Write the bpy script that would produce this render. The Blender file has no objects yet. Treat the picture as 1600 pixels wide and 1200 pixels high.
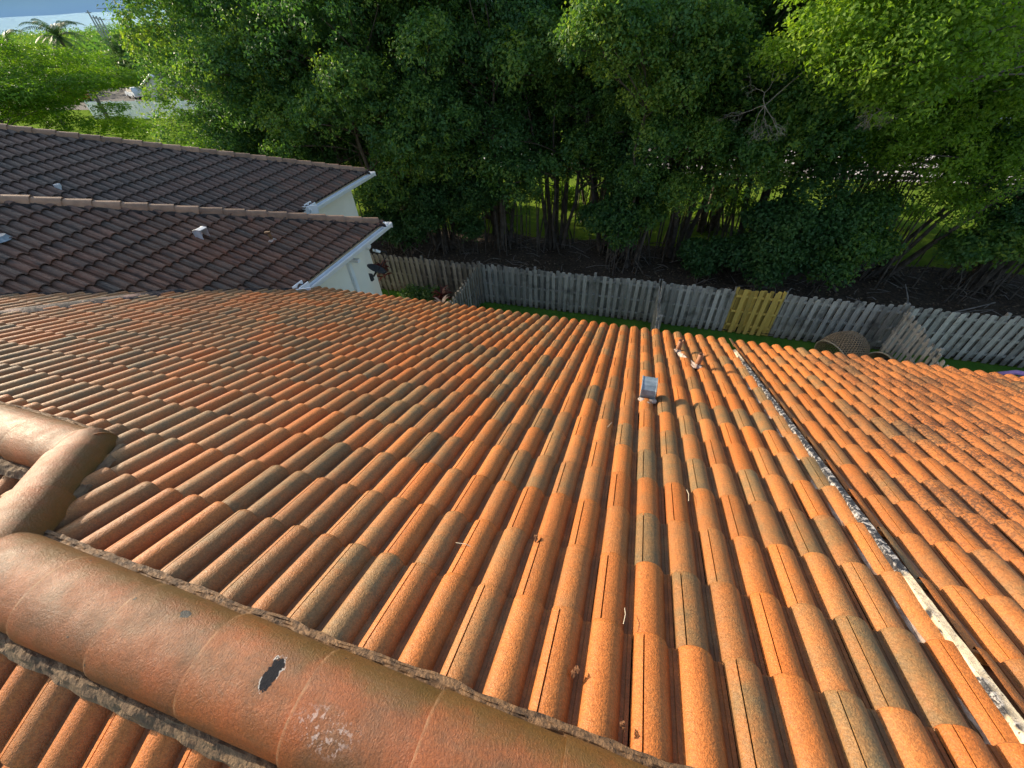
import bpy, bmesh, math, random
import numpy as np
from mathutils import Vector, Matrix, noise

# ------------------------------------------------------------------ camera, sky, sun, exposure
SC = bpy.context.scene
COL = SC.collection
CAMZ = 9.8
R_CAM = ((0.95542253, 0.1651914, -0.24470308), (0.29112641, -0.66502405, 0.68774154), (-0.04912444, -0.72832329, -0.68347054))
cam = bpy.data.cameras.new("camera")
cam.sensor_fit = 'HORIZONTAL'; cam.sensor_width = 36.0; cam.lens = 14.4
cam.clip_start = 0.05; cam.clip_end = 6000
cam_ob = bpy.data.objects.new("camera", cam); COL.objects.link(cam_ob)
M = Matrix.Identity(4)
for i in range(3):
    M[i][0] = R_CAM[i][0]; M[i][1] = -R_CAM[i][1]; M[i][2] = -R_CAM[i][2]
M[2][3] = CAMZ
cam_ob.matrix_world = M
SC.camera = cam_ob

SUN_EL = math.radians(20.0)
SUN_AZ = math.radians(10.5)          # measured from -X toward +Y
sd = Vector((-math.cos(SUN_EL) * math.cos(SUN_AZ), math.cos(SUN_EL) * math.sin(SUN_AZ), math.sin(SUN_EL)))
W = bpy.data.worlds.new("World"); SC.world = W; W.use_nodes = True
wn = W.node_tree.nodes; wl = W.node_tree.links
sky = wn.new("ShaderNodeTexSky"); sky.sky_type = 'NISHITA'; sky.sun_disc = False
sky.sun_elevation = SUN_EL; sky.sun_rotation = math.atan2(sd.x, sd.y)
sky.air_density = 1.0; sky.dust_density = 1.5; sky.ozone_density = 0.4
wl.new(sky.outputs[0], wn["Background"].inputs[0]); wn["Background"].inputs[1].default_value = 0.15
sun = bpy.data.lights.new("sun", 'SUN'); sun.energy = 3.8; sun.angle = math.radians(0.5); sun.color = (1.0, 0.85, 0.64)
sun_ob = bpy.data.objects.new("sun", sun); COL.objects.link(sun_ob)
sun_ob.rotation_euler = sd.to_track_quat('Z', 'Y').to_euler()
sun_ob.location = sd * 60
SC.view_settings.view_transform = 'Standard'; SC.view_settings.look = 'None'
SC.view_settings.gamma = 1.0; SC.view_settings.use_curve_mapping = False
SC.view_settings.exposure = 0.92
SC.cycles.max_bounces = 8; SC.cycles.diffuse_bounces = 4; SC.cycles.transmission_bounces = 6; SC.cycles.transparent_max_bounces = 8

RNG = np.random.default_rng(7)
random.seed(7)

# ------------------------------------------------------------------ mesh helpers
class MB:
    """collects vertices / faces (and a per vertex tint) and links them as one mesh object"""
    def __init__(s): s.v = []; s.f = []; s.t = []
    def add(s, verts, faces, tint=(0.5, 0.5, 0.5)):
        o = len(s.v); s.v.extend([tuple(p) for p in verts]); s.f.extend([tuple(i + o for i in f) for f in faces])
        s.t.extend([tint] * len(verts))
    def box(s, c, size, rot=0.0, tint=(0.5, 0.5, 0.5), bev=0.0, mat=None):
        x, y, z = size[0] / 2, size[1] / 2, size[2] / 2
        b = bev
        if b > 0:
            pts = []
            for sz in (-1, 1):
                for (px, py) in ((-x + b, -y), (x - b, -y), (x, -y + b), (x, y - b), (x - b, y), (-x + b, y), (-x, y - b), (-x, -y + b)):
                    pts.append((px, py, sz * z))
            fs = [tuple(range(7, -1, -1)), tuple(range(8, 16))] + [(i, (i + 1) % 8, (i + 1) % 8 + 8, i + 8) for i in range(8)]
        else:
            pts = [(-x, -y, -z), (x, -y, -z), (x, y, -z), (-x, y, -z), (-x, -y, z), (x, -y, z), (x, y, z), (-x, y, z)]
            fs = [(3, 2, 1, 0), (4, 5, 6, 7), (0, 1, 5, 4), (1, 2, 6, 5), (2, 3, 7, 6), (3, 0, 4, 7)]
        cr, sr = math.cos(rot), math.sin(rot)
        out = []
        for p in pts:
            if mat is not None: q = mat @ Vector(p)
            else: q = (p[0] * cr - p[1] * sr, p[0] * sr + p[1] * cr, p[2])
            out.append((q[0] + c[0], q[1] + c[1], q[2] + c[2]))
        s.add(out, fs, tint)
    def tube(s, pts, radii, n=7, tint=(0.5, 0.5, 0.5), cap=True, wob=0.0):
        pts = [Vector(p) for p in pts]
        rings = []; up = Vector((0.3, 0.2, 1)).normalized()
        for i, p in enumerate(pts):
            d = (pts[min(i + 1, len(pts) - 1)] - pts[max(i - 1, 0)])
            d = d.normalized() if d.length > 1e-9 else Vector((0, 0, 1))
            u = d.cross(up)
            if u.length < 1e-3: u = d.cross(Vector((1, 0, 0)))
            u.normalize(); w = d.cross(u)
            r = radii[i]
            rings.append([p + (u * math.cos(a) + w * math.sin(a)) * r * (1 + (random.uniform(-wob, wob) if wob else 0)) for a in [2 * math.pi * k / n for k in range(n)]])
        vs = [q for r in rings for q in r]
        fs = [(i * n + k, i * n + (k + 1) % n, (i + 1) * n + (k + 1) % n, (i + 1) * n + k) for i in range(len(pts) - 1) for k in range(n)]
        if cap: fs += [tuple(range(n - 1, -1, -1)), tuple((len(pts) - 1) * n + k for k in range(n))]
        s.add(vs, fs, tint)
    def build(s, name, mat, parent=None, smooth=False, loc=None):
        base = Vector(parent.location) if (parent is not None and parent.type == 'EMPTY') else (Vector(loc) if loc else Vector((0, 0, 0)))
        if parent is not None and parent.type != 'EMPTY':
            base = Vector(parent.get('_base', (0, 0, 0)))
        me = bpy.data.meshes.new(name)
        me.from_pydata([(p[0] - base.x, p[1] - base.y, p[2] - base.z) for p in s.v], [], s.f)
        at = me.color_attributes.new("tint", 'FLOAT_COLOR', 'POINT')
        at.data.foreach_set("color", np.array([(t[0], t[1], t[2], 1.0) for t in s.t], dtype=np.float32).ravel())
        return link(name, me, mat, parent, smooth, base if parent is None else None, base)

def link(name, me, mat, parent=None, smooth=False, loc=None, base=None):
    if mat is not None:
        for m in (mat if isinstance(mat, (list, tuple)) else [mat]): me.materials.append(m)
    if smooth:
        me.polygons.foreach_set("use_smooth", np.ones(len(me.polygons), dtype=bool))
    me.update()
    o = bpy.data.objects.new(name, me); COL.objects.link(o)
    if parent is not None: o.parent = parent
    if loc is not None: o.location = loc
    if base is not None: o['_base'] = tuple(base)
    return o

def np_mesh(name, V, F, tint=None):
    """V (n,3) array, F (m,k) array with constant k"""
    me = bpy.data.meshes.new(name)
    n, m, k = len(V), len(F), F.shape[1]
    me.vertices.add(n); me.vertices.foreach_set("co", np.ascontiguousarray(V, dtype=np.float32).ravel())
    me.loops.add(m * k); me.loops.foreach_set("vertex_index", np.ascontiguousarray(F, dtype=np.int32).ravel())
    me.polygons.add(m); me.polygons.foreach_set("loop_start", np.arange(0, m * k, k, dtype=np.int32))
    try: me.polygons.foreach_set("loop_total", np.full(m, k, dtype=np.int32))
    except Exception: pass
    me.update(calc_edges=True)
    if tint is not None:
        at = me.color_attributes.new("tint", 'FLOAT_COLOR', 'POINT')
        c = np.ones((n, 4), dtype=np.float32); c[:, :3] = tint; at.data.foreach_set("color", c.ravel())
    return me

def thing(name, label, cat, loc=(0, 0, 0), group=None):
    o = bpy.data.objects.new(name, None); o.empty_display_size = 0.2; COL.objects.link(o); o.location = loc
    return tag(o, label, cat, group)
def tag(o, label, cat, group=None):
    o['label'] = label; o['category'] = cat
    if group: o['group'] = group
    return o
def kind(o, k): o['kind'] = k; return o

# ------------------------------------------------------------------ material helpers
class NT:
    def __init__(s, name, rough=0.7, spec=0.5):
        s.m = bpy.data.materials.new(name); s.m.use_nodes = True
        s.n = s.m.node_tree.nodes; s.l = s.m.node_tree.links
        s.b = s.n["Principled BSDF"]; s.out = s.n["Material Output"]
        s.b.inputs["Roughness"].default_value = rough; s.b.inputs["Specular IOR Level"].default_value = spec
        s._pos = None
    def sv(s, sock, v):
        if hasattr(v, 'links') and hasattr(v, 'is_output'): s.l.new(v, sock)
        elif isinstance(v, (tuple, list)): sock.default_value = tuple(v) if len(v) == len(sock.default_value) else tuple(v) + (1.0,)
        else: sock.default_value = v
    @property
    def pos(s):
        if s._pos is None: s._pos = s.n.new("ShaderNodeNewGeometry").outputs["Position"]
        return s._pos
    def obj(s): return s.n.new("ShaderNodeTexCoord").outputs["Object"]
    def attr(s, name="tint"):
        a = s.n.new("ShaderNodeAttribute"); a.attribute_name = name
        x = s.n.new("ShaderNodeSeparateColor"); s.l.new(a.outputs["Color"], x.inputs[0]); return x.outputs
    def xyz(s, v):
        x = s.n.new("ShaderNodeSeparateXYZ"); s.l.new(v, x.inputs[0]); return x.outputs
    def noise(s, vec, scale, detail=3, rough=0.55, dist=0.0):
        t = s.n.new("ShaderNodeTexNoise"); s.sv(t.inputs["Vector"], vec); t.inputs["Scale"].default_value = scale
        t.inputs["Detail"].default_value = detail; t.inputs["Roughness"].default_value = rough; t.inputs["Distortion"].default_value = dist
        return t.outputs["Fac"]
    def voro(s, vec, scale):
        t = s.n.new("ShaderNodeTexVoronoi"); s.sv(t.inputs["Vector"], vec); t.inputs["Scale"].default_value = scale
        return t.outputs["Distance"]
    def math(s, op, a, b=0.5, clamp=False):
        t = s.n.new("ShaderNodeMath"); t.operation = op; t.use_clamp = clamp; s.sv(t.inputs[0], a); s.sv(t.inputs[1], b); return t.outputs[0]
    def rng(s, v, a, b, c=0.0, d=1.0, smooth=True):
        t = s.n.new("ShaderNodeMapRange"); t.interpolation_type = 'SMOOTHSTEP' if smooth else 'LINEAR'
        s.sv(t.inputs[0], v)
        for i, q in enumerate((a, b, c, d)): s.sv(t.inputs[i + 1], q)
        return t.outputs[0]
    def mix(s, fac, a, b, mode='MIX'):
        t = s.n.new("ShaderNodeMix"); t.data_type = 'RGBA'; t.blend_type = mode
        s.sv(t.inputs["Factor"], fac); s.sv(t.inputs[6], a); s.sv(t.inputs[7], b); return t.outputs[2]
    def ramp(s, fac, stops):
        t = s.n.new("ShaderNodeValToRGB"); s.sv(t.inputs[0], fac); e = t.color_ramp.elements
        while len(e) < len(stops): e.new(0.5)
        for i, (p, c) in enumerate(stops): e[i].position = p; e[i].color = tuple(c) + (1.0,)
        return t.outputs[0]
    def scale(s, vec, sc):
        t = s.n.new("ShaderNodeVectorMath"); t.operation = 'MULTIPLY'; s.sv(t.inputs[0], vec); t.inputs[1].default_value = sc; return t.outputs[0]
    def bump(s, h, strength=0.3, dist=0.01):
        t = s.n.new("ShaderNodeBump"); s.sv(t.inputs["Height"], h); t.inputs["Strength"].default_value = strength; t.inputs["Distance"].default_value = dist
        s.l.new(t.outputs[0], s.b.inputs["Normal"]); return t
    def col(s, c): s.sv(s.b.inputs["Base Color"], c); return s
    def rough(s, r): s.sv(s.b.inputs["Roughness"], r); return s

def mat_tiles(name, stops, dirt=None, rough=(0.46, 0.62), wet=0.0):
    """granular concrete tiles, each roll with its own flashed tone; dirt = dark lichen growth"""
    t = NT(name, 0.6, 0.32); a = t.attr(); p = t.pos
    n1 = t.noise(p, 7, 3); n2 = t.noise(p, 40, 3)
    f = t.math('ADD', a[0], t.math('MULTIPLY', t.math('SUBTRACT', n1, 0.5), 0.8))
    f = t.math('ADD', f, t.math('MULTIPLY', t.math('SUBTRACT', n2, 0.5), 0.35), True)
    c = t.ramp(f, stops)
    br = t.rng(a[1], 0, 1, 0.84, 1.12, False)
    g = t.math('ADD', t.math('MULTIPLY', t.noise(p, 260, 2, 0.7), 0.5), t.math('MULTIPLY', t.noise(p, 110, 2, 0.6), 0.5)); gr = t.rng(g, 0.34, 0.66, 0.62, 1.3, False)
    c = t.mix(1.0, c, t.math('MULTIPLY', br, gr), 'MULTIPLY')
    # dark pits in the grain
    pit = t.rng(t.noise(p, 140, 2, 0.6), 0.67, 0.74)
    c = t.mix(t.math('MULTIPLY', pit, 0.35), c, (0.10, 0.045, 0.02))
    st = t.rng(t.noise(t.scale(p, (5.0, 0.5, 0.5)), 1.6, 4, 0.7), 0.5, 0.75); c = t.mix(t.math('MULTIPLY', st, 0.28), c, (0.13, 0.07, 0.035))
    # grime in pans and on right flanks, deepened to paint in their shade
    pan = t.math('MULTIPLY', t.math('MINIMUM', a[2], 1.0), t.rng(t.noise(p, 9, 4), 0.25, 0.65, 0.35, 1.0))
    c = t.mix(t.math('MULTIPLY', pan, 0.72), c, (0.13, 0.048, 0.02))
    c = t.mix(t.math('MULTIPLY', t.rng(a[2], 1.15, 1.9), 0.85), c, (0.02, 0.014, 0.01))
    if dirt: c = dirt(t, c, p)
    t.col(c)
    t.rough(t.rng(t.noise(p, 18, 3), 0.3, 0.7, rough[0], rough[1], False))
    h = t.math('ADD', t.noise(p, 170, 2, 0.6), t.math('MULTIPLY', t.noise(p, 45, 2), 0.8))
    t.bump(h, 0.6, 0.005)
    return t.m

ORANGE = [(0.0, (0.5, 0.142, 0.028)), (0.35, (0.47, 0.155, 0.035)), (0.6, (0.38, 0.155, 0.048)), (0.8, (0.28, 0.148, 0.056)), (1.0, (0.19, 0.13, 0.062))]
def lichen(t, c, p):
    x = t.xyz(p)
    m = t.rng(t.math('ADD', x[0], t.math('MULTIPLY', t.noise(p, 0.9, 2), 3.0)), 3.0, 4.6)
    m2 = t.math('MULTIPLY', m, t.rng(x[1], 0.5, 2.2))
    sp = t.rng(t.math('ADD', t.noise(p, 60, 4, 0.75), t.math('MULTIPLY', m2, t.rng(t.noise(p, 2.6, 3), 0.3, 0.7, 0.0, 0.15))), 0.56, 0.63)
    c = t.mix(t.math('MULTIPLY', m2, 0.4), c, (0.26, 0.105, 0.04))
    return t.mix(t.math('MULTIPLY', t.math('MULTIPLY', sp, m2), 0.82), c, (0.04, 0.026, 0.018))
def grime(t, c, p):
    x = t.xyz(p)
    s = t.noise(t.scale(p, (1.0, 7.0, 2.0)), 2.2, 4, 0.65)
    c = t.mix(t.math('MULTIPLY', t.rng(s, 0.42, 0.68), 0.75), c, (0.05, 0.042, 0.036))
    d = t.rng(t.math('ADD', x[0], t.math('MULTIPLY', t.noise(p, 1.3, 3), 2.0)), -6.0, -10.0)
    return t.mix(t.math('MULTIPLY', d, 0.5), c, (0.095, 0.088, 0.08))

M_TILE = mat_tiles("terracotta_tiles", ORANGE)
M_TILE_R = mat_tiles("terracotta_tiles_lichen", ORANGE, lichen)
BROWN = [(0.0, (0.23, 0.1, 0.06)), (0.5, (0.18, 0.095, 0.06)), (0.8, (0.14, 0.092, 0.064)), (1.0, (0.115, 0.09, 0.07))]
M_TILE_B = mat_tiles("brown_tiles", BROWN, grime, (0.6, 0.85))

def mat_ridge():
    t = NT("ridge_terracotta", 0.36, 0.36); p = t.pos; a = t.attr()
    n = t.noise(p, 5, 4, 0.6)
    c = t.ramp(n, [(0.25, (0.38, 0.088, 0.018)), (0.5, (0.27, 0.082, 0.022)), (0.72, (0.14, 0.06, 0.02))])
    c = t.mix(1.0, c, t.rng(a[0], 0, 1, 0.88, 1.1, False), 'MULTIPLY')
    gr = t.rng(t.math('ADD', t.math('MULTIPLY', t.noise(p, 230, 2, 0.7), 0.5), t.math('MULTIPLY', t.noise(p, 95, 3, 0.7), 0.5)), 0.34, 0.66, 0.62, 1.35, False); c = t.mix(1.0, c, gr, 'MULTIPLY')
    # olive algae film on the far flank of the caps
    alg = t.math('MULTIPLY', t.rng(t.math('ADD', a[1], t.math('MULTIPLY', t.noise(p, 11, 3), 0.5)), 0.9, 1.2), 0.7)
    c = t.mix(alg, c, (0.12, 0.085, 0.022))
    c = t.mix(t.math('MULTIPLY', t.math('MULTIPLY', t.rng(a[2], 0.03, 0.005), t.rng(t.noise(p, 13, 3), 0.35, 0.65)), 0.5), c, (0.5, 0.3, 0.15))
    c = t.mix(t.math('MULTIPLY', t.rng(t.noise(t.scale(p, (1.5, 6, 6)), 3, 4, 0.7), 0.5, 0.75), 0.4), c, (0.17, 0.085, 0.035))
    x = t.xyz(p)
    # black tar patch and white scuffs on the caps
    def spot(cx, cy, rx, ry, nz, amp):
        dx = t.math('DIVIDE', t.math('SUBTRACT', x[0], cx), rx); dy = t.math('DIVIDE', t.math('SUBTRACT', x[1], cy), ry)
        d = t.math('SQRT', t.math('ADD', t.math('MULTIPLY', dx, dx), t.math('MULTIPLY', dy, dy)))
        return t.math('ADD', d, t.math('MULTIPLY', t.math('SUBTRACT', nz, 0.5), amp))
    nz = t.noise(p, 55, 3, 0.65)
    d1 = spot(TAR[0], TAR[1], 0.021, 0.042, nz, 1.5)
    c = t.mix(t.math('MULTIPLY', t.rng(d1, 1.25, 1.1), t.rng(t.noise(p, 34, 2), 0.48, 0.58)), c, (0.5, 0.46, 0.42)); c = t.mix(t.rng(d1, 1.06, 0.98), c, (0.012, 0.012, 0.016))
    d3 = spot(TAR[0] - 0.42, TAR[1] + 0.055, 0.022, 0.012, nz, 1.5)
    c = t.mix(t.rng(d3, 1.05, 0.95), c, (0.03, 0.035, 0.035))
    d2 = spot(SCUFF[0], SCUFF[1], 0.11, 0.055, t.noise(p, 24, 3), 0.8)
    sc = t.math('MULTIPLY', t.rng(d2, 1.1, 0.5), t.rng(t.noise(p, 60, 3, 0.7), 0.52, 0.6))
    c = t.mix(t.math('MULTIPLY', sc, 0.5), c, (0.6, 0.48, 0.43))
    pit = t.rng(t.noise(p, 33, 2), 0.735, 0.76); c = t.mix(pit, c, (0.03, 0.02, 0.015))
    t.col(c); t.rough(t.math('MAXIMUM', t.rng(t.noise(p, 14, 3), 0.3, 0.7, 0.4, 0.62, False), t.rng(d1, 1.1, 1.0, 0.0, 0.95)))
    t.bump(t.math('ADD', t.noise(t.scale(p, (1.6, 1.0, 1.0)), 110, 4, 0.75), t.math('MULTIPLY', t.noise(p, 22, 3), 0.5)), 0.75, 0.007)
    return t.m
TAR = (-0.86, 0.06); SCUFF = (-0.62, -0.01)
M_RIDGE = mat_ridge()

def mat_simple(name, c1, c2, sc=8, rough=0.7, bs=0.3, bd=0.01, bsc=40, spec=0.4, metal=0.0, tint=0.0):
    t = NT(name, rough, spec); p = t.pos
    c = t.mix(t.rng(t.noise(p, sc, 4, 0.6), 0.3, 0.7), c1, c2)
    if tint: c = t.mix(1.0, c, t.rng(t.attr()[0], 0, 1, 1 - tint, 1 + tint, False), 'MULTIPLY')
    t.col(c); t.b.inputs["Metallic"].default_value = metal
    t.bump(t.noise(p, bsc, 4, 0.65), bs, bd); return t.m

M_MORTAR = mat_simple("mortar", (0.1, 0.06, 0.033), (0.2, 0.13, 0.07), 16, 0.85, 0.6, 0.012, 70)
M_MORTAR_D = mat_simple("dark_mortar", (0.07, 0.042, 0.024), (0.25, 0.14, 0.065), 26, 0.75, 0.6, 0.012, 70)
M_MORTAR_P = mat_simple("pale_mortar", (0.3, 0.21, 0.16), (0.5, 0.42, 0.36), 26, 0.85, 0.7, 0.012, 70)
M_STUCCO = mat_simple("cream_stucco", (0.8, 0.76, 0.66), (0.86, 0.82, 0.72), 2, 0.9, 0.35, 0.004, 120)
M_WHITE = mat_simple("white_metal", (0.74, 0.77, 0.79), (0.82, 0.84, 0.85), 5, 0.4, 0.05, 0.002, 30)
M_FASCIA = mat_simple("tan_fascia", (0.42, 0.33, 0.2), (0.55, 0.45, 0.3), 9, 0.8)
M_DARK = mat_simple("dark_plastic", (0.02, 0.02, 0.024), (0.04, 0.04, 0.045), 9, 0.5, 0.1)
M_GALV = mat_simple("galvanised_steel", (0.17, 0.22, 0.25), (0.3, 0.36, 0.4), 16, 0.45, 0.1, 0.002, 60, 0.5, 0.3)
M_PIPE = mat_simple("pipe_terracotta", (0.24, 0.11, 0.055), (0.36, 0.17, 0.085), 22, 0.7, 0.3, 0.004)
M_UNDER = mat_simple("roof_felt", (0.02, 0.017, 0.015), (0.035, 0.03, 0.026), 9, 0.95)

M_SEAMM = mat_simple("seam_mortar", (0.2, 0.11, 0.065), (0.42, 0.33, 0.26), 14, 0.85, 0.5, 0.01, 70)
def mat_flash():
    t = NT("flashing_coated", 0.55, 0.45); p = t.pos; x = t.xyz(p); a = t.attr()
    n = t.noise(p, 30, 4, 0.7, 0.6)
    cream = t.mix(t.rng(t.noise(p, 60, 3), 0.35, 0.7), (0.62, 0.52, 0.36), (0.46, 0.37, 0.25))
    dots = t.rng(t.noise(p, 75, 1), 0.69, 0.72); cream = t.mix(dots, cream, (0.14, 0.1, 0.07))
    mot = t.mix(t.rng(n, 0.5, 0.62), (0.02, 0.021, 0.026), (0.38, 0.36, 0.34)); mot = t.mix(t.rng(t.noise(p, 90, 3, 0.7), 0.55, 0.65), mot, (0.09, 0.09, 0.09))
    # torn coating: black tar bared over the middle of the run, cream at the ends
    y = t.math('ADD', x[1], t.math('MULTIPLY', t.math('SUBTRACT', t.noise(p, 9, 3), 0.5), 0.35))
    m = t.math('MULTIPLY', t.rng(y, 1.22, 1.28), t.rng(y, 4.5, 4.35))
    low = t.math('MULTIPLY', t.rng(t.noise(p, 6.5, 2), 0.56, 0.6), a[0]); m = t.math('MAXIMUM', m, t.math('MULTIPLY', low, 0.0))
    side = t.math('MULTIPLY', t.rng(t.noise(p, 5.0, 2), 0.52, 0.56), a[1])
    m = t.math('MAXIMUM', m, side)
    t.col(t.mix(m, cream, mot)); t.bump(t.math('ADD', n, t.noise(p, 8, 2)), 0.6, 0.012); return t.m
M_FLASH = mat_flash()

def mat_tar():
    t = NT("tar_patched_flashing", 0.7, 0.3); p = t.pos
    n = t.noise(p, 16, 4, 0.7, 0.5); b = t.noise(p, 3.2, 2)
    c = t.mix(t.rng(t.noise(p, 8, 3), 0.3, 0.7), (0.16, 0.09, 0.07), (0.26, 0.16, 0.13))
    c = t.mix(t.math('MULTIPLY', t.rng(n, 0.36, 0.46), t.rng(b, 0.34, 0.46)), c, (0.01, 0.01, 0.012))
    t.col(c); t.bump(n, 0.7, 0.02); return t.m
M_TAR = mat_tar()

def mat_wood(name, c1, c2, c3):
    t = NT(name, 0.85, 0.25); p = t.pos; a = t.attr()
    g = t.noise(t.scale(p, (9, 9, 0.9)), 6, 5, 0.65)
    c = t.mix(t.rng(g, 0.3, 0.7), c1, c2)
    c = t.mix(t.math('MULTIPLY', t.rng(t.noise(p, 2.2, 4), 0.5, 0.72), 0.7), c, c3)
    c = t.mix(1.0, c, t.rng(a[0], 0, 1, 0.5, 1.28, False), 'MULTIPLY')
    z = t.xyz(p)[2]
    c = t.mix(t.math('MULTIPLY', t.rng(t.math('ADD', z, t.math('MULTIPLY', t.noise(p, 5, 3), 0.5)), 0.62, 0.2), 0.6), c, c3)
    t.col(c); t.bump(g, 0.5, 0.006); return t.m
M_WOOD = mat_wood("weathered_wood", (0.3, 0.28, 0.245), (0.48, 0.45, 0.4), (0.1, 0.093, 0.078))
M_WOOD_B = mat_wood("brown_weathered_wood", (0.2, 0.185, 0.16), (0.31, 0.29, 0.255), (0.075, 0.068, 0.058))
M_WOOD_Y = mat_wood("new_yellow_wood", (0.66, 0.44, 0.09), (0.74, 0.52, 0.14), (0.5, 0.34, 0.09))
M_WOOD_D = mat_wood("dark_rail_wood", (0.06, 0.045, 0.035), (0.1, 0.08, 0.06), (0.03, 0.025, 0.02))
M_BARK = mat_simple("bark", (0.07, 0.056, 0.043), (0.15, 0.125, 0.1), 5, 0.9, 0.8, 0.03, 14)
M_TWIG = mat_simple("dead_wood", (0.17, 0.15, 0.13), (0.3, 0.27, 0.24), 6, 0.9, 0.4, 0.01, 30)

def mat_leaf(name, stops, trans=0.42, tcol=None, rough=0.55):
    t = NT(name, rough, 0.3); a = t.attr()
    oi = t.n.new("ShaderNodeObjectInfo").outputs["Random"]
    f = t.math('ADD', a[0], t.math('MULTIPLY', t.math('SUBTRACT', oi, 0.5), 0.28), True)
    c = t.ramp(f, stops); t.col(c)
    tr = t.n.new("ShaderNodeBsdfTranslucent")
    hs = t.n.new("ShaderNodeMix"); hs.data_type = 'RGBA'; hs.blend_type = 'MULTIPLY'; hs.inputs[0].default_value = 1.0
    t.l.new(c, hs.inputs[6]); hs.inputs[7].default_value = (tcol or (1.9, 1.75, 0.55)) + (1,)
    t.l.new(hs.outputs[2], tr.inputs[0])
    mx = t.n.new("ShaderNodeMixShader"); mx.inputs[0].default_value = trans
    t.l.new(t.b.outputs[0], mx.inputs[1]); t.l.new(tr.outputs[0], mx.inputs[2]); t.l.new(mx.outputs[0], t.out.inputs[0])
    return t.m
M_LEAF = mat_leaf("ficus_leaves", [(0.0, (0.045, 0.115, 0.042)), (0.4, (0.08, 0.175, 0.05)), (0.7, (0.13, 0.23, 0.048)), (1.0, (0.22, 0.3, 0.05))], 0.42, (1.7, 1.75, 0.6))
M_LEAF_L = mat_leaf("sunlit_leaves", [(0.0, (0.12, 0.22, 0.026)), (0.5, (0.18, 0.3, 0.036)), (1.0, (0.26, 0.36, 0.045))], 0.52, (1.7, 1.7, 0.6))  # paler leaf copy with the sunlit brightness put into its colour
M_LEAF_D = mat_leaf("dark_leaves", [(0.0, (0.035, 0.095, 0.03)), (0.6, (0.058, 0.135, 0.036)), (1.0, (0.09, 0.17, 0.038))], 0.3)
M_LEAF_F = mat_leaf("feathery_leaves", [(0.0, (0.065, 0.15, 0.016)), (0.5, (0.12, 0.22, 0.022)), (1.0, (0.22, 0.3, 0.03))], 0.45, (1.5, 1.7, 0.5))
M_PALM = mat_leaf("palm_leaves", [(0.0, (0.03, 0.075, 0.03)), (1.0, (0.06, 0.12, 0.045))], 0.25)
M_RED = mat_leaf("red_leaves", [(0.0, (0.06, 0.02, 0.02)), (0.6, (0.13, 0.03, 0.025)), (1.0, (0.24, 0.07, 0.045))], 0.3, (1.5, 0.6, 0.5))
M_PALE = mat_leaf("pale_leaves", [(0.0, (0.4, 0.38, 0.26)), (0.6, (0.55, 0.4, 0.34)), (1.0, (0.6, 0.5, 0.42))], 0.3, (1.1, 1.0, 0.9))
M_DRYLEAF = mat_simple("dry_leaf", (0.2, 0.08, 0.03), (0.3, 0.14, 0.06), 30, 0.8)
M_STRAW = mat_simple("straw", (0.55, 0.45, 0.3), (0.65, 0.55, 0.4), 30, 0.8)
M_WICKER = mat_simple("wicker", (0.19, 0.13, 0.075), (0.32, 0.23, 0.14), 20, 0.75)
M_PURPLE = mat_simple("purple_fabric", (0.36, 0.2, 0.42), (0.5, 0.3, 0.56), 6, 0.8)

def mat_grass(name, c1, c2, c3):
    t = NT(name, 0.95, 0.0); p = t.pos
    n = t.noise(p, 1.2, 5, 0.65); n2 = t.noise(p, 30, 4, 0.75)
    c = t.mix(t.rng(n, 0.3, 0.7), c1, c2); c = t.mix(t.rng(n2, 0.45, 0.72), c, c3)
    t.col(c); t.bump(n2, 1.0, 0.06); return t.m
M_GRASS = mat_grass("grass", (0.12, 0.21, 0.026), (0.2, 0.28, 0.04), (0.07, 0.12, 0.02))
M_LAWN = mat_grass("yard_lawn", (0.065, 0.17, 0.025), (0.11, 0.23, 0.035), (0.04, 0.1, 0.018))
M_MULCH = mat_simple("leaf_litter", (0.035, 0.024, 0.016), (0.1, 0.068, 0.042), 9, 0.95, 1.0, 0.08, 22)
M_CONC = mat_simple("pale_concrete", (0.5, 0.46, 0.42), (0.62, 0.57, 0.53), 1.5, 0.9, 0.3, 0.01, 30)
M_ASPH = mat_simple("asphalt", (0.025, 0.024, 0.026), (0.04, 0.038, 0.04), 3, 0.9, 0.3, 0.01, 60)

# ------------------------------------------------------------------ the ground
def sheet(name, x0, x1, y0, y1, z, mat, nx=1, ny=1, amp=0.0):
    mb = MB(); vs = []; fs = []
    for j in range(ny + 1):
        for i in range(nx + 1):
            x = x0 + (x1 - x0) * i / nx; y = y0 + (y1 - y0) * j / ny
            vs.append((x, y, z + (noise.noise((x * 0.8, y * 0.8, 3)) * amp if amp else 0)))
    for j in range(ny):
        for i in range(nx):
            k = j * (nx + 1) + i; fs.append((k, k + 1, k + nx + 2, k + nx + 1))
    mb.add(vs, fs); return kind(mb.build(name, mat), 'structure')
sheet("ground", -3000, 3000, -3000, 3000, 0.0, M_GRASS)
sheet("yard_lawn", -30, 30, -8, 14.7, 0.004, M_LAWN)
sheet("leaf_litter_bed", -26, 34, 14.7, 21.6, 0.10, M_MULCH, 120, 24, 0.12)
sheet("pavement", -26, 90, 34.2, 41.5, 0.02, M_CONC)
sheet("road", -130, -60, 56, 80, 0.02, M_ASPH)

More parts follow.
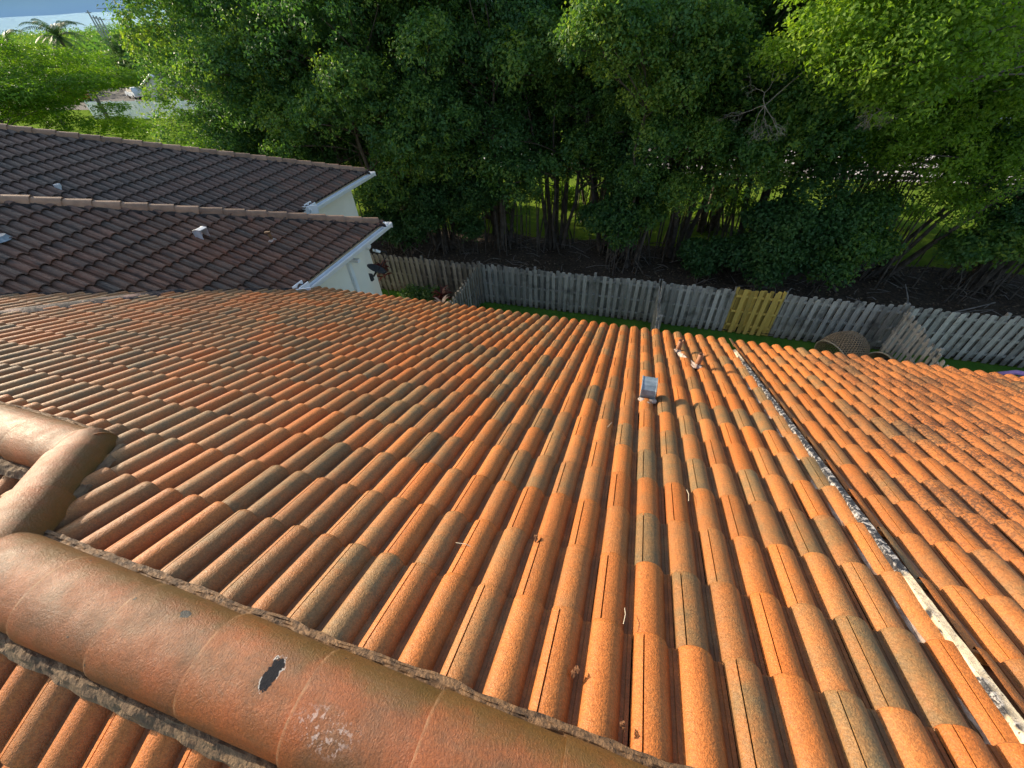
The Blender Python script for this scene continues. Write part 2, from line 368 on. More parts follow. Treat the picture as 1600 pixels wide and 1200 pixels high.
# ------------------------------------------------------------------ tiled roofs
SL = math.radians(22.5); CS, SN = math.cos(SL), math.sin(SL); TG = math.tan(SL)
EXP = 0.3563; TW = 0.315
PROF = np.array([(0.0, 0.003), (0.003, 0.017), (0.011, 0.031), (0.031, 0.041), (0.0316, 0.024), (0.0362, 0.024), (0.0368, 0.0435), (0.050, 0.0475), (0.066, 0.0486), (0.082, 0.0465),
                 (0.098, 0.0395), (0.113, 0.026), (0.1235, 0.009), (0.128, 0.001), (0.141, 0.0), (0.1425, 0.0035), (0.1555, 0.0035),
                 (0.1575, 0.004), (0.1625, 0.018), (0.173, 0.0315), (0.188, 0.0418), (0.205, 0.0472), (0.222, 0.0486), (0.239, 0.0465), (0.255, 0.0395), (0.270, 0.026), (0.2805, 0.009),
                 (0.285, 0.001), (0.298, 0.0), (0.2995, 0.0035), (0.313, 0.0035)])
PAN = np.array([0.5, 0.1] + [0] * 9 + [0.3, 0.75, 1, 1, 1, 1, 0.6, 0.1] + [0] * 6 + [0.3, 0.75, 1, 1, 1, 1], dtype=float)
def tile_roof(name, O, ea, ed, a0, a1, k0, k1, u00, phase, clips, mat, parent, seed=1, olive=0.45, z0=CAMZ, TH=0.024, BT=0.018):
    """rows k0..k1 (each from u00+k*EXP) of double-roll tiles on the plane O + a*ea + u*ed, cut by the planes in clips (point, inward normal)"""
    O, ea, ed = np.array(O, float), np.array(ea, float), np.array(ed, float); en = np.cross(ed, ea); en *= np.sign(en[2]) / np.linalg.norm(en)
    P = len(PROF); US = np.array([-0.13, 0.0, 0.5, 0.93, 0.988, 1.0, 1.0]); 
    HO = np.array([-0.006, 0.0, TH * 0.5, TH * 0.94, TH * 0.97, TH - 0.003, TH - BT]); K = len(US)
    Vs = []; Ts = []; nt = 0
    for k in range(k0, k1 + 1):
        off = phase + (0.5 * TW if k % 2 == 0 else 0.0)
        j0 = math.floor((a0 - off) / TW) - 1; j1 = math.ceil((a1 - off) / TW)
        for j in range(j0, j1 + 1):
            rg = np.random.default_rng([seed, k + 50, j + 500])
            da, du, dh, sk, hs = rg.normal(0, [0.0014, 0.0022, 0.0009, 0.003, 0.02])
            g = np.zeros((K, P, 3))
            A = off + j * TW + da + PROF[:, 0][None, :] + sk * (US[:, None] - 0.5) * EXP
            U = u00 + k * EXP + US[:, None] * EXP + du + np.zeros((1, P)) + (PROF[:, 0][None, :] - 0.157) * rg.normal(0, 0.008)
            Hh = PROF[:, 1][None, :] * (1 + hs) + HO[:, None] + dh
            g = O + A[..., None] * ea + U[..., None] * ed + Hh[..., None] * en
            Vs.append(g.reshape(-1, 3))
            r1 = rg.random(); b = rg.random()
            ol = min(max(olive + 0.42 * min(max(-(off + j * TW) / 3.5, 0.0), 1.0), 0), 0.9) if seed in (11, 22, 23, 41) else olive  # tones turn olive leftward, dulling from glare put into the tile colour
            def tone():
                return 0.2 + 0.26 * rg.random() if rg.random() > ol else 0.52 + 0.36 * rg.random()
            t1 = tone(); t2 = t1 * 0.4 + tone() * 0.6
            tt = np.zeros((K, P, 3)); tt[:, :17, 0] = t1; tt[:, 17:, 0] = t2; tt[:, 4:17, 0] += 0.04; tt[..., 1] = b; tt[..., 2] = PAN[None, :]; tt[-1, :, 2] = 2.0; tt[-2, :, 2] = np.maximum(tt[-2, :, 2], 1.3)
            Ts.append(tt.reshape(-1, 3)); nt += 1
    idx = np.arange(K * P).reshape(K, P)
    q = np.stack([idx[:-1, :-1], idx[1:, :-1], idx[1:, 1:], idx[:-1, 1:]], -1).reshape(-1, 4)
    F = (q[None] + (np.arange(nt) * K * P)[:, None, None]).reshape(-1, 4)
    base = np.array(parent.location) if parent is not None else np.zeros(3)
    V = np.concatenate(Vs) + np.array([0, 0, z0])
    if np.cross(ed, ea)[2] < 0: F = F[:, ::-1]
    me = np_mesh(name, V, F, np.concatenate(Ts))
    if clips:
        bm = bmesh.new(); bm.from_mesh(me)
        for (pt, nr) in clips:
            bmesh.ops.bisect_plane(bm, geom=bm.verts[:] + bm.edges[:] + bm.faces[:], dist=1e-6, plane_co=Vector(pt) + Vector((0, 0, z0)), plane_no=-Vector(nr), clear_outer=True, clear_inner=False)
        bm.to_mesh(me); bm.free()
    me.transform(Matrix.Translation(Vector(-base)))
    ob = link(name, me, mat, parent, True)
    me.set_sharp_from_angle(angle=math.radians(48))
    return ob

HB = 1.452                                   # camera height above the bare roof plane
def zA(y): return -(HB + SN * y) / CS        # main front slope (camera based heights)
NA = (0, SN, CS); DA = (0, CS, -SN); OA = (0, -HB * SN, -HB * CS)
Y0 = 0.035                                   # ridge line
XH = -2.30; TB = 0.62                        # hip start, hip run
YB = Y0 + TB; XB = XH - TB                   # left, lower ridge starts here
XS = -7.05; XF = 1.40                        # seams between the neighbouring units
EYE = (-5.87, 8.28, -3.69)                   # outer corner of the second unit's wing
EY3 = (-8.45, 11.85, -3.69)                  # third unit's wing
u00 = 1.207

house1 = thing("townhouse", "townhouse under the sunlit orange barrel tile roof filling the foreground", "house", (-2.8, 2.5, 0))
house2 = thing("townhouse", "townhouse wing with dark brown tile roof, satellite dish on its cream corner", "house", (-9.0, 5.5, 0))
house3 = thing("townhouse", "farther townhouse wing whose dark brown hip roof rises behind the nearer brown one", "house", (-12.0, 9.0, 0))
house4 = thing("townhouse", "townhouse right of the pale flashing, orange tile roof speckled with black lichen", "house", (5.6, 2.5, 0))

def V3(*a): return tuple(a)
s2 = 1 / math.sqrt(2)
# -- own house: front slope in two meshes cut along the lower ridge line
ymid = (0, YB, 0)
f1 = tile_roof("front_roof", OA, (1, 0, 0), DA, XS - 0.2, XF + 0.2, -3, 14, u00, 0.2155, [((XS, 0, 0), (1, 0, 0)), ((XF, 0, 0), (-1, 0, 0)), ((0, YB, 0), (0, 1, 0))], M_TILE, house1, 11, 0.4)
f2 = tile_roof("front_roof", OA, (1, 0, 0), DA, XH - 2, XF + 0.2, -1, 1, u00, 0.2155, [((XF, 0, 0), (-1, 0, 0)), ((0, YB, 0), (0, -1, 0)), ((0, Y0, 0), (0, 1, 0)), ((XH, Y0, 0), (s2, s2, 0))], M_TILE, house1, 11, 0.4)
# make the two pieces one part (same seed: rows above the cut match below it)
def join(a, b):
    bm = bmesh.new(); bm.from_mesh(a.data); bm.from_mesh(b.data); bm.to_mesh(a.data); bm.free()
    me = b.data; bpy.data.objects.remove(b); bpy.data.meshes.remove(me); a.data.set_sharp_from_angle(angle=math.radians(48))
join(f1, f2)
zr = zA(Y0)
OBk = (0, Y0, zr); DB = (0, -CS, -SN)
tile_roof("back_roof", OBk, (1, 0, 0), DB, -3.6, XF, 0, 8, 0.06, 0.33, [((0, Y0, 0), (0, -1, 0)), ((XF, 0, 0), (-1, 0, 0)), ((XH, Y0, 0), (s2, -s2, 0))], M_TILE, house1, 21, 0.35)
# hip end of the higher ridge, falling to -X
OH = (XH, Y0, zr); DH = (-CS, 0, -SN)
tile_roof("hip_roof", OH, (0, 1, 0), DH, -3, 1.0, 0, 6, 0.05, 0.1, [((XH, Y0, 0), (-s2, -s2, 0)), ((XB, YB, 0), (s2, -s2, 0)), ((XH, Y0, 0), (-s2, s2, 0))], M_TILE, house1, 22)
zb = zA(YB)
tile_roof("lower_back_roof", (0, YB, zb), (1, 0, 0), DB, XS, XB + 0.1, 0, 9, 0.06, 0.1, [((0, YB, 0), (0, -1, 0)), ((XS, 0, 0), (1, 0, 0)), ((XB, YB, 0), (-s2, s2, 0))], M_TILE, house1, 23)
# right hand neighbour
tile_roof("front_roof", OA, (1, 0, 0), DA, XF, 9.2, -1, 14, u00, 0.30, [((0, Y0, 0), (0, 1, 0)), ((XF + 0.06, 0, 0), (1, 0, 0)), ((9, 0, 0), (-1, 0, 0))], M_TILE_R, house4, 31, 0.28)
tile_roof("back_roof", OBk, (1, 0, 0), DB, XF, 9.2, 0, 8, 0.06, 0.33, [((0, Y0, 0), (0, -1, 0)), ((XF + 0.06, 0, 0), (1, 0, 0)), ((9, 0, 0), (-1, 0, 0))], M_TILE_R, house4, 32, 0.3)
# left hand neighbour: strip of the front slope left of the seam, then the wing falling to +X
vy = EYE[1] ; vA = (EYE[0], -(HB + CS * (EYE[2])) / SN, EYE[2])           # where the wing's eave meets the front slope
tile_roof("front_roof", OA, (1, 0, 0), DA, -13, XS, -1, 14, u00, 0.2155, [((XS - 0.06, 0, 0), (-1, 0, 0)), ((0, YB, 0), (0, 1, 0)), (vA, (s2, -s2, 0))], M_TILE, house2, 41, 0.5)
def wing(eye, parent, vpt, seed, rows=16):
    O = (eye[0], eye[1], eye[2]); up = (-CS, 0, SN)
    # rows counted from the eave upwards: origin pushed up-slope so that the last row ends at the eave
    n = rows; Ot = np.array(O) + np.array(up) * (n * EXP)
    tile_roof("wing_roof", Ot, (0, 1, 0), (CS, 0, -SN), -12, 0.1, 0, n - 1, 0.0, 0.05, [((eye[0], eye[1], 0), (s2, -s2, 0)), (vpt, (-s2, s2, 0))], M_TILE_B, parent, seed, 0.5, TH=0.034, BT=0.013)
    # far slope of the wing, falling to +Y
    Of = np.array(O) + np.array((0, -CS, SN)) * (n * EXP)
    tile_roof("far_wing_roof", Of, (1, 0, 0), (0, CS, -SN), -9, 0.1, 2, n - 1, 0.0, 0.05, [((eye[0], eye[1], 0), (-s2, s2, 0)), ((eye[0] - 7, 0, 0), (1, 0, 0))], M_TILE_B, parent, seed + 1, 0.5)
wing(EYE, house2, vA, 51)
v3 = (EY3[0], EYE[1] - 0.0, EY3[2])
wing(EY3, house3, (EY3[0], EYE[1] + 0.0, 0), 61, 18)

# felt under the tiles so no daylight shows through the joints
def poly(mb, pts, dz=-0.02): mb.add([(x, y, z + CAMZ + dz) for x, y, z in pts], [tuple(range(len(pts)))])
ye = 5.18
mb = MB(); poly(mb, [(XS, YB, zb), (XB, YB, zb), (XH, Y0, zr), (XF, Y0, zr), (XF, ye, zA(ye)), (XS, ye, zA(ye))]); poly(mb, [(XH - 4, Y0 - 4, zr - 4 * TG), (XF, Y0 - 4, zr - 4 * TG), (XF, Y0, zr), (XH, Y0, zr)])
poly(mb, [(XH, Y0, zr), (XB, YB, zb), (XB - 3.5, YB - 3.5, zb - 3.5 * TG), (XH - 4, Y0 - 4, zr - 4 * TG)]); poly(mb, [(XS, YB, zb), (XS, YB - 3.5, zb - 3.5 * TG), (XB - 3.5, YB - 3.5, zb - 3.5 * TG), (XB, YB, zb)])
mb.build("underlay", M_UNDER, house1)
mb = MB(); poly(mb, [(XF, Y0, zr), (9, Y0, zr), (9, ye, zA(ye)), (XF, ye, zA(ye))]); poly(mb, [(XF, Y0 - 4, zr - 4 * TG), (9, Y0 - 4, zr - 4 * TG), (9, Y0, zr), (XF, Y0, zr)]); mb.build("underlay", M_UNDER, house4)
mb = MB(); L = 5.6
poly(mb, [(-13, YB, zb), (XS, YB, zb), (XS, vA[1] - (EYE[0] - XS), zA(vA[1] - (EYE[0] - XS))), (-10.5, YB, zb)])
poly(mb, [vA, (EYE[0], EYE[1], EYE[2]), (EYE[0] - L, EYE[1] - L, EYE[2] + L * TG), (vA[0] - 4.5, vA[1] - 4.5, vA[2] + 4.5 * TG)], -0.03)
poly(mb, [(EYE[0], EYE[1], EYE[2]), (EYE[0] - 7, EYE[1], EYE[2]), (EYE[0] - 7, EYE[1] - L, EYE[2] + L * TG), (EYE[0] - L, EYE[1] - L, EYE[2] + L * TG)], -0.03)
mb.build("underlay", M_UNDER, house2)
mb = MB(); L = 6.3
poly(mb, [(EY3[0], EYE[1], EY3[2]), EY3, (EY3[0] - L, EY3[1] - L, EY3[2] + L * TG), (EY3[0] - L, EYE[1] - L, EY3[2] + L * TG)], -0.03)
poly(mb, [EY3, (EY3[0] - 9, EY3[1], EY3[2]), (EY3[0] - 9, EY3[1] - L, EY3[2] + L * TG), (EY3[0] - L, EY3[1] - L, EY3[2] + L * TG)], -0.03)
mb.build("underlay", M_UNDER, house3)

# -- barrel caps along ridges and hips
def caps(name, P, Q, parent, mat, exp=0.385, w=0.155, h=0.135, start=0.0, big_at_start=True, zo=0.0, seed=1, taper=0.05):
    rd = random.Random(seed); mb = MB(); P = Vector(P); Q = Vector(Q); L = (Q - P).length; d = (Q - P) / L
    side = d.cross(Vector((0, 0, 1))).normalized(); up = side.cross(d).normalized()
    if up.z < 0: up = -up
    s = start - exp; N = 18
    while s < L:
        a, b = s, s + exp + 0.05
        aa, bb = max(a, -0.02), min(b, L + 0.01)
        if bb - aa > 0.03:
            rnd = rd.random(); jit = rd.uniform(-0.004, 0.004); yaw = rd.uniform(-0.008, 0.008)
            sta = [aa, aa + 0.012, aa + (bb - aa) * 0.5, bb]
            vs = []; tn = []
            for i, q in enumerate(sta):
                fr = (q - a) / (b - a); f = (1 + 0.4 * taper - taper * fr) if big_at_start else (1 - 0.6 * taper + taper * fr)
                if i == 0: f -= 0.006
                for k in range(N + 1):
                    an = math.pi * (-0.02 + 1.04 * k / N)
                    c = math.copysign(abs(math.cos(an)) ** 0.86, math.cos(an))
                    off = side * (c * w * f + jit + yaw * (q - a)) + up * (math.sin(an) ** 0.9 * h * f if math.sin(an) > 0 else math.sin(an) * h) + up * zo
                    p = P + d * q + off
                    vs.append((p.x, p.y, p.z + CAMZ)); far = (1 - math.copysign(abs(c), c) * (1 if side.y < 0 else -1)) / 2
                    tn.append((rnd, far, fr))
            # edge lip at both ends
            fs = [(i * (N + 1) + k, i * (N + 1) + k + 1, (i + 1) * (N + 1) + k + 1, (i + 1) * (N + 1) + k) for i in range(3) for k in range(N)]
            o0 = len(vs)
            for base_i, fr, sg in ((0, 0, 1), (3, 1, -1)):
                for k in range(N + 1):
                    v = Vector(vs[base_i * (N + 1) + k]); ctr = P + d * sta[base_i] + up * zo + Vector((0, 0, CAMZ)); v2 = v + (ctr - v).normalized() * 0.012
                    vs.append(tuple(v2)); tn.append(tn[base_i * (N + 1) + k])
            for e, bi in ((0, 0), (1, 3)):
                fs += [(bi * (N + 1) + k, bi * (N + 1) + k + 1, o0 + e * (N + 1) + k + 1, o0 + e * (N + 1) + k) for k in range(N)]
            o = len(mb.v); mb.v.extend(vs); mb.f.extend([tuple(i + o for i in f) for f in fs]); mb.t.extend(tn)
        s += exp
    ob = mb.build(name, mat, parent, True)
    ob.data.set_sharp_from_angle(angle=math.radians(50)); return ob
ZC = -1.595
caps("ridge_cap", (XH - 0.05, Y0, ZC), (XF + 0.02, Y0, ZC), house1, M_RIDGE, start=(1.60 + XH) % 0.385 + 0.0, seed=3)
caps("ridge_cap", (XF + 0.02, Y0, ZC), (9, Y0, ZC), house4, M_RIDGE, seed=4)
hipz = TG
caps("hip_cap", (XH + 0.06, Y0 - 0.06, ZC + 0.02 + 0.06 * hipz), (XB - 0.04, YB + 0.04, ZC + 0.02 - (TB + 0.04) * hipz), house1, M_RIDGE, exp=0.42, start=0.40, big_at_start=False, w=0.142, h=0.135, seed=6, taper=0.13)
caps("hip_cap", (XH + 0.02, Y0 - 0.02, ZC + 0.01), (XH - 3.4, Y0 - 3.4, ZC + 0.01 - 3.4 * hipz), house1, M_RIDGE, exp=0.4, start=0.2, big_at_start=False, w=0.14, h=0.13, seed=16)
caps("lower_ridge_cap", (XS, YB, ZC - TB * TG), (XB + 0.04, YB, ZC - TB * TG), house1, M_RIDGE, start=0.2, seed=5, h=0.14)
caps("lower_ridge_cap", (-12, YB, ZC - TB * TG), (XS, YB, ZC - TB * TG), house2, M_RIDGE, start=0.2, seed=15, h=0.14)
M_CAPB = mat_simple("brown_caps", (0.2, 0.12, 0.075), (0.3, 0.18, 0.11), 6, 0.7, 0.5, 0.01, 60, tint=0.25)
def hipcaps(eye, parent, L, seed):
    k = 1 / math.sqrt(2 + TG * TG)
    caps("hip_cap", (eye[0] - 0.1, eye[1] - 0.1, eye[2] - 0.03 + 0.1 * TG), (eye[0] - L, eye[1] - L, eye[2] - 0.03 + L * TG), parent, M_CAPB, exp=0.375, start=0.375, w=0.13, h=0.135, seed=seed, taper=0.2)
hipcaps(EYE, house2, 5.6, 8); hipcaps(EY3, house3, 6.2, 9)

# -- ragged mortar bedding along the caps
def mortar(name, P, Q, offs, parent, mat, width=0.05, amp=0.02, zo=0.0, seed=0, step=0.012, hgt=0.02):
    P = Vector(P); Q = Vector(Q); L = (Q - P).length; d = (Q - P) / L; side = d.cross(Vector((0, 0, 1))).normalized()
    n = int(L / step); m = 8; vs = []
    for i in range(n + 1):
        for k in range(m):
            f = k / (m - 1); s = offs + (f - 0.5) * width
            q = P + d * (L * i / n) + side * s
            a1 = noise.noise((i * step * 14 + seed, k * 0.7, 1.0)); a2 = noise.noise((i * step * 38, k * 1.9, seed + 4.0)) * 0.7; a3 = noise.noise((i * step * 5, seed * 3.1, 7))
            prof = math.sin(math.pi * min(max(f, 0), 1)) * hgt
            q = q + side * (a1 * 0.5 * amp + a3 * amp * 0.9) + Vector((0, 0, prof * (1 + a3) + (a1 + a2) * amp * 0.55 + zo))
            vs.append((q.x, q.y, q.z + CAMZ))
    fs = [(i * m + k, i * m + k + 1, (i + 1) * m + k + 1, (i + 1) * m + k) for i in range(n) for k in range(m - 1)]
    mb = MB(); mb.add(vs, fs); return mb.build(name, mat, parent, False)
mortar("mortar_bed", (XH, Y0, ZC), (XF, Y0, ZC), -0.162, house1, M_MORTAR_D, 0.04, 0.012, 0.002, 1, hgt=0.008)
mortar("mortar_bed", (XH - 0.3, Y0, ZC), (XF, Y0, ZC), 0.17, house1, M_MORTAR, 0.065, 0.014, -0.006, 2, hgt=0.02)
mortar("mortar_bed", (XF, Y0, ZC), (9, Y0, ZC), -0.166, house4, M_MORTAR_D, 0.05, 0.012, 0.004, 3, step=0.03)
mortar("mortar_bed", (XH, Y0, ZC), (XB, YB, ZC - TB * TG), -0.165, house1, M_MORTAR_D, 0.08, 0.014, 0.012, 4, hgt=0.02)
mortar("mortar_bed", (XH - 0.1, Y0, ZC), (XB, YB, ZC - TB * TG), 0.165, house1, M_MORTAR, 0.07, 0.014, 0.0, 5)
mortar("mortar_bed", (XS, YB, ZC - TB * TG), (XB, YB, ZC - TB * TG), -0.16, house1, M_MORTAR_D, 0.05, 0.02, 0.01, 6)
mortar("mortar_bed", (XS, YB, ZC - TB * TG), (XB - 0.1, YB, ZC - TB * TG), 0.18, house1, M_MORTAR, 0.1, 0.024, 0.0, 7)
M_MORT_B = mat_simple("black_mortar", (0.012, 0.01, 0.01), (0.05, 0.035, 0.028), 16, 0.9, 0.6, 0.02, 40)
for eye, hs, L in ((EYE, house2, 5.6), (EY3, house3, 6.2)):
    mortar("mortar_bed", (eye[0], eye[1], eye[2] - 0.02), (eye[0] - L, eye[1] - L, eye[2] - 0.02 + L * TG), 0.15, hs, M_MORT_B, 0.11, 0.03, 0.0, 9, 0.04, 0.04)
    mortar("mortar_bed", (eye[0], eye[1], eye[2] - 0.02), (eye[0] - L, eye[1] - L, eye[2] - 0.02 + L * TG), -0.15, hs, M_MORT_B, 0.11, 0.03, 0.0, 10, 0.04, 0.04)
# valley strip between front slope and the brown wing, black with grime
mortar("valley_gutter", (vA[0], vA[1], vA[2]), (vA[0] - 4.6, vA[1] - 4.6, vA[2] + 4.6 * TG), 0.0, house2, M_MORT_B, 0.16, 0.03, 0.035, 12, 0.04, 0.03)

# -- raised flashing along the seam to the right-hand unit
def flashing():
    y1, y2 = 0.12, 4.84; n = 260; vs = []; tn = []; rd = random.Random(3)
    prof = [(-0.05, 0.02), (-0.036, 0.034), (-0.016, 0.048), (-0.008, 0.074), (0.022, 0.08), (0.026, 0.05), (0.028, 0.012)]
    for i in range(n + 1):
        y = y1 + (y2 - y1) * i / n
        for k, (a, h) in enumerate(prof):
            nz = noise.noise((y * 7, k * 0.6, 2)); n2 = noise.noise((y * 24, k * 2.1, 5)); n3 = noise.noise((y * 2.3, 4.2, 1))
            w = 0.012 if k < 3 else 0.001
            x = XF + a + nz * w + n2 * w * 0.5 + (n3 * 0.012 if k < 2 else 0); hh = h + n2 * (0.012 if k in (1, 2) else 0.003)
            vs.append((x, y + hh * SN, zA(y) + hh * CS + CAMZ)); tn.append((1.0, 1.0 if k in (1, 2, 3) else 0.0, 0.5))
    m = len(prof); mb = MB(); mb.v = vs; mb.t = tn
    mb.f = [(i * m + k, (i + 1) * m + k, (i + 1) * m + k + 1, i * m + k + 1) for i in range(n) for k in range(m - 1)] + [tuple(range(m)), tuple(n * m + k for k in range(m - 1, -1, -1))]
    mb.build("seam_flashing", M_FLASH, house1)
    # flat metal pan on the right of the upstand
    mb = MB()
    a = [(XF + 0.036, y1, 0.022), (XF + 0.13, y1, 0.03), (XF + 0.13, y2, 0.03), (XF + 0.036, y2, 0.022)]
    mb.add([(x, y + h * SN, zA(y) + h * CS + CAMZ) for x, y, h in a], [(0, 1, 2, 3)]); mb.build("seam_pan", M_PIPE, house4)
    mortar("seam_mortar", (XF - 0.07, y1, zA(y1)), (XF - 0.07, y2, zA(y2)), 0.0, house1, M_SEAMM, 0.045, 0.012, 0.012, 30, 0.015, 0.012)
flashing()
# -- tar patched seam on the left
def leftseam():
    y1, y2 = YB, 4.45; n = 150; prof = [(-0.17, 0.04), (-0.11, 0.068), (-0.02, 0.08), (0.07, 0.072), (0.14, 0.04)]
    vs = []
    for i in range(n + 1):
        y = y1 + (y2 - y1) * i / n
        for k, (a, h) in enumerate(prof):
            nz = noise.noise((y * 5, k * 0.9, 12)); hh = h + nz * 0.016
            vs.append((XS + a + nz * 0.03, y + hh * SN, zA(y) + hh * CS + CAMZ))
    m = len(prof); mb = MB(); mb.add(vs, [(i * m + k, (i + 1) * m + k, (i + 1) * m + k + 1, i * m + k + 1) for i in range(n) for k in range(m - 1)])
    mb.build("seam_flashing", M_TAR, house2, True)
leftseam()

# -- eaves, gutters, walls
def soffit_wall(parent, pts_roof, x0, x1, y0, y1, ztop, name="wall"):
    mb = MB(); mb.box(((x0 + x1) / 2, (y0 + y1) / 2, ztop / 2), (x1 - x0, y1 - y0, ztop)); return mb.build(name, M_STUCCO, parent)
ZE = zA(ye) + CAMZ
soffit_wall(house1, None, XS + 0.02, XF - 0.01, -3.4, ye - 0.45, ZE - 0.32)
soffit_wall(house4, None, XF + 0.01, 8.8, -3.4, ye - 0.45, ZE - 0.32)
soffit_wall(house2, None, -13.0, -6.30, 1.0, 7.72, EYE[2] + CAMZ - 0.16)
soffit_wall(house3, None, -17.0, -8.85, 8.0, 11.25, EY3[2] + CAMZ - 0.16)
for hs, xa, xb in ((house1, -5.85, XF), (house4, XF, 9.0)):
    mb = MB(); mb.box(((xa + xb) / 2, ye - 0.03, ZE - 0.11), (xb - xa, 0.03, 0.18)); mb.build("fascia", M_FASCIA, hs)
    mb = MB(); mb.box(((xa + xb) / 2, ye - 0.25, ZE - 0.24), (xb - xa, 0.42, 0.03)); mb.build("soffit", M_WHITE, hs)
def gutter(eye, yn, parent, wallx, yw):
    zt = eye[2] + CAMZ - 0.02; x = eye[0] + 0.01; ya, yb = yn, eye[1] + 0.12
    # open white box gutter along the eave
    prof = [(0.0, 0.0), (0.0, -0.115), (0.085, -0.115), (0.12, -0.03), (0.12, 0.0), (0.105, 0.0), (0.105, -0.012), (0.078, -0.1), (0.012, -0.1), (0.012, 0.0)]
    mb = MB(); n = len(prof)
    vs = [(x + a, y, zt + h) for y in (ya, yb) for a, h in prof]
    mb.add(vs, [(k, (k + 1) % n, n + (k + 1) % n, n + k) for k in range(n)])
    for y in (yb - 0.002,):
        mb.box((x + 0.06, y, zt - 0.055), (0.125, 0.012, 0.125))
    mb.build("gutter", M_WHITE, parent)
    mb = MB(); mb.box((x - 0.035, (ya + yb) / 2 - 0.05, zt - 0.06), (0.045, yb - ya - 0.1, 0.16)); mb.build("fascia", M_FASCIA, parent)
    mb = MB(); mb.box(((x + wallx) / 2 - 0.02, (ya + yb) / 2, zt - 0.155), (x - wallx - 0.02, yb - ya, 0.03)); mb.build("soffit", M_WHITE, parent)
    # upstand plate that turns the water at the near end of the gutter
    mb = MB()
    p = [(x + 0.13, ya - 0.02, zt - 0.13), (x + 0.13, ya + 0.3, zt - 0.04), (x - 0.02, ya + 0.3, zt + 0.16), (x - 0.3, ya - 0.05, zt + 0.2), (x - 0.3, ya - 0.05, zt + 0.09), (x + 0.1, ya - 0.05, zt - 0.1)]
    mb.box((x + 0.03, ya + 0.0, zt - 0.01), (0.5, 0.02, 0.2), rot=0.45); mb.box((x + 0.07, ya + 0.14, zt + 0.02), (0.02, 0.3, 0.14)); mb.box((x - 0.02, ya + 0.12, zt + 0.03), (0.02, 0.26, 0.2))
    mb.build("gutter_end_plate", M_WHITE, parent)
    # return along the far eave
    mb = MB(); mb.box((eye[0] - 3.4, eye[1] + 0.06, zt - 0.055), (6.8, 0.11, 0.12)); mb.build("gutter", M_WHITE, parent)
    mb = MB(); mb.box((eye[0] - 3.6, eye[1] - 0.28, zt - 0.155), (6.2, 0.56, 0.03)); mb.build("soffit", M_WHITE, parent)
gutter(EYE, vA[1] - 0.02, house2, -6.30, 7.72)
gutter(EY3, EYE[1] + 0.5, house3, -8.85, 11.25)
mb = MB(); mb.box((-6.26, 7.12, 2.85), (0.07, 0.10, 5.7)); mb.box((-6.1, 7.12, 5.72), (0.3, 0.09, 0.07)); mb.build("downspout", M_WHITE, house2)
mb = MB(); mb.box((-6.62, 7.86, 4.55), (0.26, 0.13, 0.42), bev=0.02); mb.box((-6.62, 7.94, 4.62), (0.18, 0.05, 0.18), bev=0.02); mb.tube([(-6.62, 7.85, 4.35), (-6.62, 7.85, 0)], [0.02, 0.02], 6); mb.tube([(-6.5, 7.9, 4.36), (-6.42, 8.0, 4.1), (-6.44, 7.9, 3.8)], [0.008] * 3, 5)
mb.build("meter_box", mat_simple("grey_paint", (0.45, 0.44, 0.4), (0.6, 0.58, 0.52), 9, 0.5), house2)

# -- roof vents and pipes (fixed to their roofs)
M_VENTW = mat_simple('pale_steel', (0.42, 0.45, 0.47), (0.55, 0.58, 0.6), 12, 0.45, 0.1)
def hood(base, parent, w=0.125, h=0.2, dep=0.17, ax=(1, 0, 0), dn=(0, 1, 0), blob=True, mat=None, floor=None):
    ax = Vector(ax); dn = Vector(dn); b = Vector(base); up = Vector((0, 0, 1))
    pr = [(-0.02, -0.05), (-0.03, 0.04), (-0.035, h * 0.55), (-0.02, h * 0.8), (0.02, h * 0.95), (0.07, h), (dep, h * 0.93), (dep, h * 0.84)]
    mb = MB(); n = len(pr); vs = []
    for s in (-1, 1):
        for (d, z) in pr: vs.append(b + ax * (s * w / 2) + dn * d + up * z)
    fs = [(k, k + 1, n + k + 1, n + k) for k in range(n - 1)]
    o = len(vs)
    for s in (-1, 1):
        vs += [b + ax * (s * (w / 2)) + dn * dep * 0.8 + up * -0.12]
    fs += [tuple(list(range(n)) + [o])[::-1], tuple(list(range(n, 2 * n)) + [o + 1])]
    mb.add(vs, fs)
    # folded edge lips
    for s in (-1, 1):
        pts = [b + ax * (s * (w / 2 + 0.006)) + dn * d + up * z for d, z in pr[:-1]]
        mb.tube(pts, [0.006] * len(pts), 5)
    v = mb.build("roof_vent", mat or M_GALV, parent)
    if blob:
        mb = MB(); rd = random.Random(5)
        for k in range(16):
            a = rd.uniform(-1.3, 1.3); r = rd.uniform(0.014, 0.032)
            c = b + ax * (math.sin(a) * w * 0.55) - dn * (0.02 + 0.05 * math.cos(a) + rd.uniform(0, 0.02)) 
            if k > 11: c = b + ax * (0.015 + rd.uniform(-0.02, 0.02)) - dn * (0.03 + 0.02 * (k - 10))
            zz = floor(c.x, c.y)
            vs = []; N = 8
            for i in range(4):
                ph = i / 3 * math.pi / 2
                for j in range(N):
                    t = 2 * math.pi * j / N; q = r * math.cos(ph) * (1 + 0.25 * noise.noise((j * 1.3, k, i)))
                    vs.append((c.x + q * math.cos(t), c.y + q * math.sin(t), zz + r * 0.45 * math.sin(ph)))
            mb.add(vs, [(i * N + j, i * N + (j + 1) % N, (i + 1) * N + (j + 1) % N, (i + 1) * N + j) for i in range(3) for j in range(N)] + [tuple(3 * N + j for j in range(N))])
        mb.build("sealant", M_MORTAR_P, v)
    return v
def fA(x, y): return zA(y) + CAMZ + 0.05
